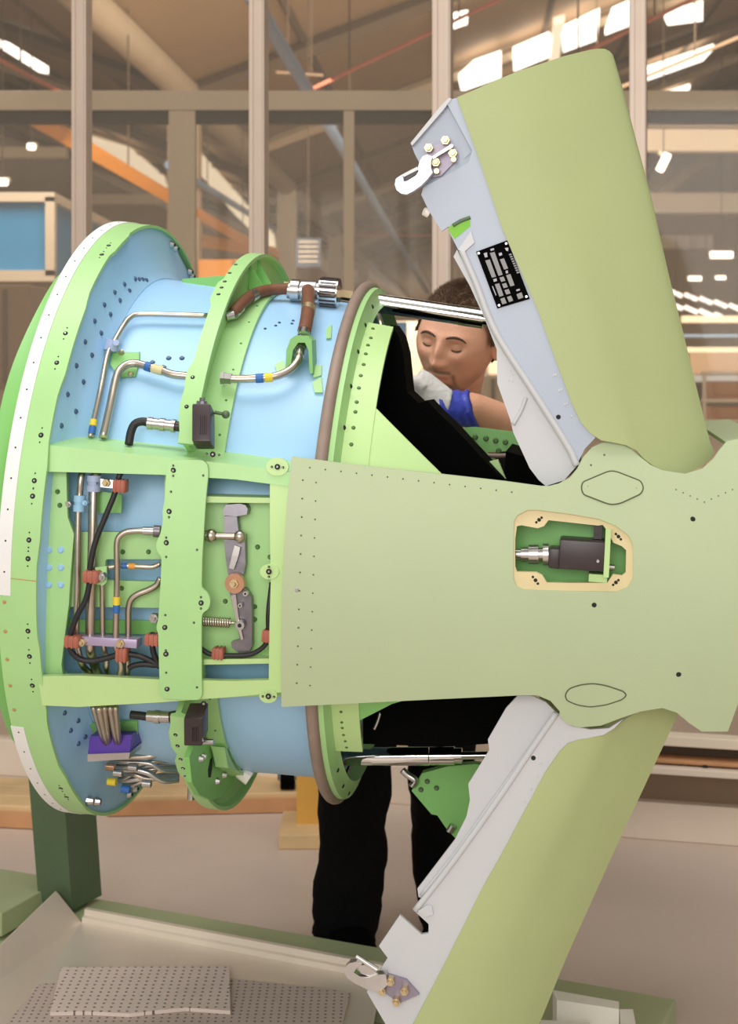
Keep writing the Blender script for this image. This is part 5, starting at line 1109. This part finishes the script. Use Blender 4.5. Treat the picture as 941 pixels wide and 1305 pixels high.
# trousers and shoes
bm = NB(); loft(bm, [(pe+Vector((0, 0.02, 0.05)), 0.172, 0.125, X_, Vector((0, 1, 0))), (pe+Vector((0, 0.02, -0.05)), 0.18, 0.13, X_, Vector((0, 1, 0))), (pe+Vector((0, 0.0, -0.12)), 0.17, 0.12, X_, Vector((0, 1, 0)))], 24)
for hip, knee, ank, rad in ((toM((0.045, 3.42, 0.76)), toM(W(457, 965, 3.12)), toM(W(439, 1204, 3.20)), (0.098, 0.076, 0.070)), (toM((0.215, 3.44, 0.76)), toM(W(562, 965, 3.22)), toM(W(572, 1190, 3.32)), (0.098, 0.074, 0.066))):
    P = smooth_path([hip+Vector((0, 0, 0.06)), hip, hip.lerp(knee, 0.5), knee, knee.lerp(ank, 0.4)+Vector((0, 0.02, 0)), knee.lerp(ank, 0.8)+Vector((0, 0.01, 0)), ank], 8); secs = []
    for i, c in enumerate(P):
        t = i/(len(P)-1); r = rad[0]+(rad[1]-rad[0])*min(1, t/0.5) if t < 0.5 else rad[1]+(rad[2]-rad[1])*(t-0.5)/0.5
        r *= 1+0.035*math.sin(i*1.9)*smooth01(0.7, 0.95, t); secs.append((c, r, r*0.98, X_, Vector((0, 1, 0.15)).normalized()))
    loft(bm, secs, 22)
for v in bm.verts: v.co += Vector((1, 0.6, 0))*(0.010*noise.noise(v.co*11)+0.005*noise.noise(Vector((v.co.x*20, v.co.y*20, v.co.z*42))))
mk('trousers', bm, 'trouser', man, 180)
for c, rz in ((toM(W(439, 1204, 3.20)), 0.25), (toM(W(572, 1190, 3.32)), -0.15)):
    bm = NB(); R_ = Matrix.Rotation(rz, 3, 'Z'); z0 = 0.0
    loft(bm, [(Vector((c.x, c.y, 0))+R_ @ Vector((0, y, h*0.5)), wd, h*0.5, R_ @ X_, Vector((0, 0, 1))) for y, wd, h in ((0.09, 0.02, 0.06), (0.075, 0.036, 0.09), (0.02, 0.040, 0.10), (-0.06, 0.045, 0.075), (-0.13, 0.046, 0.055), (-0.17, 0.034, 0.045), (-0.185, 0.012, 0.03))], 18)
    mk('shoe', bm, 'black', man, 180)
# ------------------------------------------------------------------ things in the hall behind the glass
def hall_beam(name, u0, v0, u1, v1, d0, d1, r, m, lab, cat, n=4, group=None):
    a = W(u0, v0, d0); b = W(u1, v1, d1); root = a.copy(); bm = NB(); cyl(bm, a-root, b-root, r, n=n); o = mk(name, bm, m, None, 40 if n > 6 else None); o.location = root
    for k in (0.25, 0.75): hang_at(o, a.lerp(b, k), a)
    return tag(o, lab, cat, group)
def hang_at(o, p, root):
    t = (p-V0).dot(hn); z = EZ+abs(t)*SL-0.02
    if z > p.z+0.05: bm = NB(); cyl(bm, p-root, Vector((p.x, p.y, z))-root, 0.008, n=6); mk('hanger_rod', bm, 'roof_dark', o)
hall_beam('crane_girder', 20, 136, 352, 330, 10.5, 24, 0.075, 'crane_orange', 'long orange crane girder running down the hall', 'girder')
hall_beam('crane_girder', 215, 300, 350, 322, 22, 24.6, 0.10, 'crane_orange', 'short orange crane cross girder lower down the hall', 'girder')
hall_beam('crane_rail', 318, -10, 545, 372, 8.8, 34, 0.05, 'crane_blue', 'pale blue crane rail slanting down the middle of the hall', 'rail', 10)
hall_beam('crane_rail', 215, 210, 350, 292, 15, 26, 0.045, 'crane_blue', 'thin blue rail beside the orange crane girder', 'rail', 10)
for i, (a, b, d0, d1, lab) in enumerate((((-20, 66), (120, 140), 9.5, 14, 'red pipe at the upper left of the hall roof'), ((380, 122), (660, -12), 12, 11, 'red pipe crossing below the left roof lights'), ((690, 94), (885, -2), 11.5, 11, 'red pipe rising behind the open upper door'), ((700, 150), (950, 44), 13, 12.6, 'brown pipe under the right roof lights'), ((440, 300), (560, 300), 30, 30, 'thin brown pipe low in the middle of the hall'), ((352, 92), (412, 96), 14, 14, 'dark pipe bracket hanging below the roof'))):
    hall_beam('hall_pipe', a[0], a[1], b[0], b[1], d0, d1, 0.016 if i != 5 else 0.014, 'pipe_red' if i not in (3, 5) else 'brown_panel', lab, 'pipe', 8, 'pipes under the hall roof')
def hang(o, p, r=0.008):
    t = (p-V0).dot(hn); z = EZ+abs(t)*SL-0.02; bm = NB(); cyl(bm, (0, 0, 0), (0, 0, z-p.z), r, n=6); mk('hanger_rod', bm, 'roof_dark', o)
# pale tie beams at eaves level
for i, (u0, u1, v, h, d, lab) in enumerate(((760, 1100, 180, 28, 21, 'nearest wide pale tie beam beside the upper door'), (780, 1100, 260, 24, 30, 'second pale tie beam beside the upper door'), (800, 908, 309, 16, 40, 'third, shortest pale tie beam beside the upper door'), (-60, 86, 196, 12, 24, 'pale tie beam above the blue cabin'), (100, 212, 255, 11, 32, 'pale tie beam behind the left glass post'), (690, 1100, 134, 10, 13, 'slim pale rail above the tie beams'))):
    a = W(u0, v, d); b = W(u1, v, d); bm = NB(); box(bm, (0, 0, 0), ((b-a).length, 0.25, h/F*d), bev=0.01); box(bm, (0, 0.02, h/F*d*0.55), ((b-a).length, 0.3, 0.02)); o = mk('tie_beam', bm, 'beam_white'); o.location = (a+b)/2; tag(o, lab, 'beam', 'pale tie beams')
a = W(690, 160, 14.5); b = W(1100, 160, 14.5); bm = NB(); box(bm, (0, 0, 0), ((b-a).length, 0.1, 0.05)); 
for k in range(9): box(bm, (-1.3+0.36*k, 0, 0.09), (0.025, 0.05, 0.15), Matrix.Rotation(0.35, 3, 'Y'))
o = mk('lattice_girder', bm, 'roof_dark'); o.location = (a+b)/2; tag(o, 'dark lattice girder under the slim pale rail', 'girder')
for i, (u, v, w_, h, d, r, lab) in enumerate(((846, 207, 9, 24, 17, 0.45, 'slanting tube lamp below the nearest tie beam'), (920, 325, 28, 8, 28, 0, 'wide bright lamp below the short tie beam'), (886, 355, 16, 5, 34, 0, 'small bright lamp under the wide lamp'), (919, 354, 12, 4, 34, 0, 'faint small lamp at the right under the wide lamp'), (40, 187, 9, 7, 16, 0, 'round lamp above the blue cabin'), (3, 232, 12, 8, 14, 0, 'lamp at the left edge above the blue cabin'))):
    p = W(u, v, d); bm = NB(); box(bm, (0, 0, 0), (w_/F*d, 0.1, h/F*d), Matrix.Rotation(r, 3, 'Y'), 0.01); o = mk('hall_lamp', bm, 'lamp'); o.location = p
    bm = NB(); box(bm, (0, 0.08, h/F*d*0.5), (w_/F*d*1.1, 0.08, 0.04), Matrix.Rotation(r, 3, 'Y')); mk('lamp_housing', bm, 'beam_white', o); hang(o, p); tag(o, lab, 'lamp', 'lamps in the hall')
for i in range(9):
    u = 862+(i % 5)*19; v = 374+(i//5)*16+(i % 5)*4.5; p = W(u, v, 38-1.5*(i//5)); bm = NB(); box(bm, (0, 0, 0), (17/F*38, 0.1, 4.5/F*38), Matrix.Rotation(0.42, 3, 'Y'), 0.01); o = mk('strip_lamp', bm, 'skylight'); o.location = p; tag(o, '%s slanting strip lamp from the door edge in the %s far row' % (('first', 'second', 'third', 'fourth', 'fifth')[i % 5], ('upper', 'lower')[i//5]), 'lamp', 'far strip lamps'); hang(o, p)
for i, (v, h, m_, lab) in enumerate(((407, 9, 'beam_white', 'white gantry rail, highest of the stack at the right edge'), (428, 4, 'crane_blue', 'thin blue-grey gantry rail at the right edge'), (446, 7, 'beam_white', 'white gantry rail above the brown panel'))):
    d = 16; a = W(868, v, d); b = W(1100, v, d); bm = NB(); box(bm, (0, 0, 0), ((b-a).length, 0.08, h/F*d), bev=0.01); o = mk('gantry_rail', bm, m_); o.location = (a+b)/2; tag(o, lab, 'rail', 'gantry rails')
# crates on a white rack at the right
d = 9.0; p0 = W(893, 560, d); p1 = W(1080, 472, d)
rk = empty('storage_rack', (p0.x, d, 0), 0, 'white tube rack holding orange crates at the right edge', 'rack')
def rloc(p): return Vector(p)-Vector((p0.x, d, 0))
for u in (898, 1075):
    bm = NB(); a = W(u, 474, d); cyl(bm, rloc((a.x, d, 0)), rloc(a), 0.012, n=8); mk('upright', bm, 'beam_white', rk, 40)
for v in (476, 511, 537):
    bm = NB(); cyl(bm, rloc(W(894, v, d)), rloc(W(1080, v, d)), 0.012, n=8); mk('rack_bar', bm, 'beam_white', rk, 40)
for i, (v0, v1, lab) in enumerate(((486, 509, 'orange crate on the upper bar of the white rack'), (518, 536, 'orange crate on the lower bar of the white rack'))):
    a = W(903, v0, d+0.15); b = W(1070, v1, d+0.15); bm = NB(); box(bm, (0, 0, 0), (b.x-a.x, 0.2, a.z-b.z), bev=0.008); box(bm, (0, -0.105, -(a.z-b.z)*0.1), (b.x-a.x-0.04, 0.012, 0.02)); o = mk('crate', bm, 'wood_orange'); o.location = ((a.x+b.x)/2, d+0.15, (a.z+b.z)/2); tag(o, lab, 'crate', 'orange crates')
a = W(878, 450, 14); b = W(1100, 478, 14); bm = NB(); box(bm, (0, 0, 0), (b.x-a.x, 0.1, a.z-b.z)); box(bm, (0, -0.06, -0.08), (b.x-a.x, 0.02, 0.02)); o = mk('screen_board', bm, 'brown_panel'); o.location = ((a.x+b.x)/2, 14, (a.z+b.z)/2); tag(o, 'brown board behind the white rack', 'board')
# blue cabin at the left
d = 8.0; a = W(-140, 252, d); b = W(66, 352, d); cab = empty('site_cabin', (b.x, d, 0), 0, 'blue cabin with pale trim at the left edge', 'cabin')
def cl_(p): return Vector(p)-Vector((b.x, d, 0))
bm = NB(); box(bm, cl_(((a.x+b.x)/2, d+0.9, b.z/2)), (b.x-a.x, 1.8, b.z)); mk('cabin_base', bm, 'brown_panel', cab)
bm = NB(); box(bm, cl_(((a.x+b.x)/2, d+0.9, (a.z+b.z)/2)), (b.x-a.x-0.02, 1.78, a.z-b.z)); mk('cabin_wall', bm, 'cabin_blue', cab)
for q in (((a.x+b.x)/2, d-0.02, a.z, b.x-a.x+0.05, 0.06, 0.05), ((a.x+b.x)/2, d-0.02, b.z, b.x-a.x+0.05, 0.06, 0.06), (b.x, d-0.02, (a.z+b.z)/2, 0.05, 0.06, a.z-b.z), (b.x, d+0.9, a.z, 0.05, 1.8, 0.05), ((a.x+b.x)/2, d-0.02, b.z-0.14, b.x-a.x+0.05, 0.05, 0.02)):
    bm = NB(); box(bm, cl_(q[:3]), q[3:]); mk('cabin_trim', bm, 'beam_white' if q[2] > b.z-0.05 else 'beige_steel', cab)
# notice board and clutter seen past the column
p = W(393, 322, 15); bm = NB(); box(bm, (0, 0, 0), (0.26, 0.03, 0.30), bev=0.005); o = mk('notice_board', bm, 'navy'); o.location = p
for k in range(5):
    bm = NB(); box(bm, (0, -0.02, 0.11-0.05*k), (0.2, 0.006, 0.012)); mk('notice_line', bm, 'beam_white', o)
hang(o, p)
tag(o, 'small dark blue notice board past the second column', 'notice board')
for i, (u, v, w_, h, d, m_, lab) in enumerate(((540, 470, 130, 120, 12, 'kerb', 'pale cabinet behind the technician'), (625, 500, 60, 40, 9, 'beige_steel', 'grey machine housing beside the technician'), (505, 425, 26, 28, 11, 'cabin_blue', 'small light blue box left of the technician'), (650, 442, 60, 70, 13, 'beam_white', 'white cupboard beside the technician\'s ear'), (20, 430, 60, 130, 7.0, 'brown_panel', 'brown door panel below the blue cabin'), (300, 352, 90, 40, 17, 'crane_orange', 'orange machine base beyond the ring frame'))):
    p = W(u, v, d); bm = NB(); ww, hh = w_/F*d, h/F*d; box(bm, (0, 0, 0), (ww, 0.4, hh), bev=0.01); o = mk('hall_cabinet', bm, m_); o.location = p
    bm = NB(); box(bm, (0, -0.205, 0), (0.02, 0.02, hh*0.9)); mk('door_gap', bm, 'roof_dark', o)
    bm = NB(); ft = (p.z-hh/2); box(bm, (0, 0, -hh/2-ft/2), (ww*0.9, 0.36, ft)); mk('plinth', bm, 'beige_steel', o); tag(o, lab, 'cabinet')
# low bench along the partition at the right
bd = 3.72; q0 = WZ(790, 1040, 0.0)
bench = empty('low_bench', (1.3, 3.78, 0), ang, 'low wooden bench with white rails at the right edge', 'bench')
def bl(u, v, d): p = W(u, v, d)-Vector((1.3, 3.78, 0)); return Matrix.Rotation(-ang, 3, 'Z') @ p
for v, h, m_, nm, dy in ((943, 13, 'beam_white', 'white_rail', 0), (969, 5, 'wood_orange', 'plank_edge', 0.0), (979, 9, 'kerb', 'lower_rail', -0.02)):
    p = bl(880, v, 3.85); bm = NB(); box(bm, (0.1, p.y+dy, p.z), (1.6, 0.05, h/F*3.85), bev=0.003); mk(nm, bm, m_, bench)
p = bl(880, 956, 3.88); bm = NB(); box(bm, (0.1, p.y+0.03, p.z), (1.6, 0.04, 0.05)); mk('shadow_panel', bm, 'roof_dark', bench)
p = bl(880, 1010, 3.86); bm = NB(); box(bm, (0.1, p.y+0.06, 0.135), (1.6, 0.03, 0.08)); mk('shade_board', bm, 'brown_panel', bench)  # brown strip stands in for the shade under the rails
bm = NB(); box(bm, (0.1, p.y+0.04, 0.05), (1.6, 0.05, 0.10), bev=0.004); mk('plinth', bm, 'kerb', bench)
for x in (0.75,):
    bm = NB(); box(bm, (x, p.y+0.07, 0.13), (0.05, 0.05, 0.26)); mk('bench_leg', bm, 'kerb', bench)
bm = NB(); q = bl(899, 980, 3.82); box(bm, (q.x, p.y-0.02, q.z), (0.012, 0.03, 0.03)); mk('bolt_block', bm, 'hole', bench)
# wooden sleeper and yellow post on the floor
sl = WZ(140, 1046, 0.0); s2 = WZ(408, 1040, 0.0); dv = (s2-sl)
def sleeper(name, c, l_, ry, lab, wd=0.30, h=0.055):
    o = empty(name, (c.x, c.y, 0), ry, lab, 'sleeper', 'wooden sleepers')
    for k in range(3):
        bm = NB(); box(bm, (0, -wd/3+k*wd/3, h*0.5), (l_, wd/3-0.006, h), bev=0.004); mk('plank', bm, 'wood', o)
    bm = NB(); box(bm, (0, -wd/2-0.004, h*0.4), (l_, 0.008, h*0.7)); mk('edge_strip', bm, 'wood_orange', o); return o
sleeper('floor_sleeper', (sl+s2)/2+Vector((0, 0.19, 0)), dv.length+0.05, math.atan2(dv.y, dv.x), 'long wooden sleeper on the floor under the tail section')
q = WZ(30, 1056, 0); sleeper('floor_sleeper', q+Vector((-0.18, 0.16, 0)), 0.55, -0.15, 'short wooden sleeper end at the left behind the stand post', 0.26, 0.06)
yp = WZ(392, 1083, 0.0)
o = empty('yellow_support', (yp.x, yp.y+0.1, 0), 0.0, 'yellow wooden post on a flat foot beside the trouser leg', 'post')
bm = NB(); box(bm, (0, 0, 0.02), (0.15, 0.2, 0.04), bev=0.004); mk('foot', bm, 'wood', o)
bm = NB(); box(bm, (0.01, 0.02, 0.18), (0.085, 0.07, 0.29), bev=0.003); mk('upright', bm, 'yellow_post', o)
cs = W(367, 985, 4.17); o = empty('caster_wheel', (cs.x, 4.17, 0.055), 0, 'black caster wheel standing on the sleeper beside the yellow post', 'wheel')
bm = NB(); cyl(bm, (-0.02, 0, 0.034), (0.02, 0, 0.034), 0.034, n=20); mk('tyre', bm, 'black', o, 40)
bm = NB(); cyl(bm, (-0.022, 0, 0.034), (0.022, 0, 0.034), 0.012, n=12); mk('hub', bm, 'steel', o, 40)
bm = NB(); box(bm, (-0.026, 0, 0.055), (0.005, 0.03, 0.055), bev=0.001); box(bm, (0.026, 0, 0.055), (0.005, 0.03, 0.055), bev=0.001); box(bm, (0, 0, 0.085), (0.07, 0.06, 0.008)); mk('fork', bm, 'dark_steel', o)
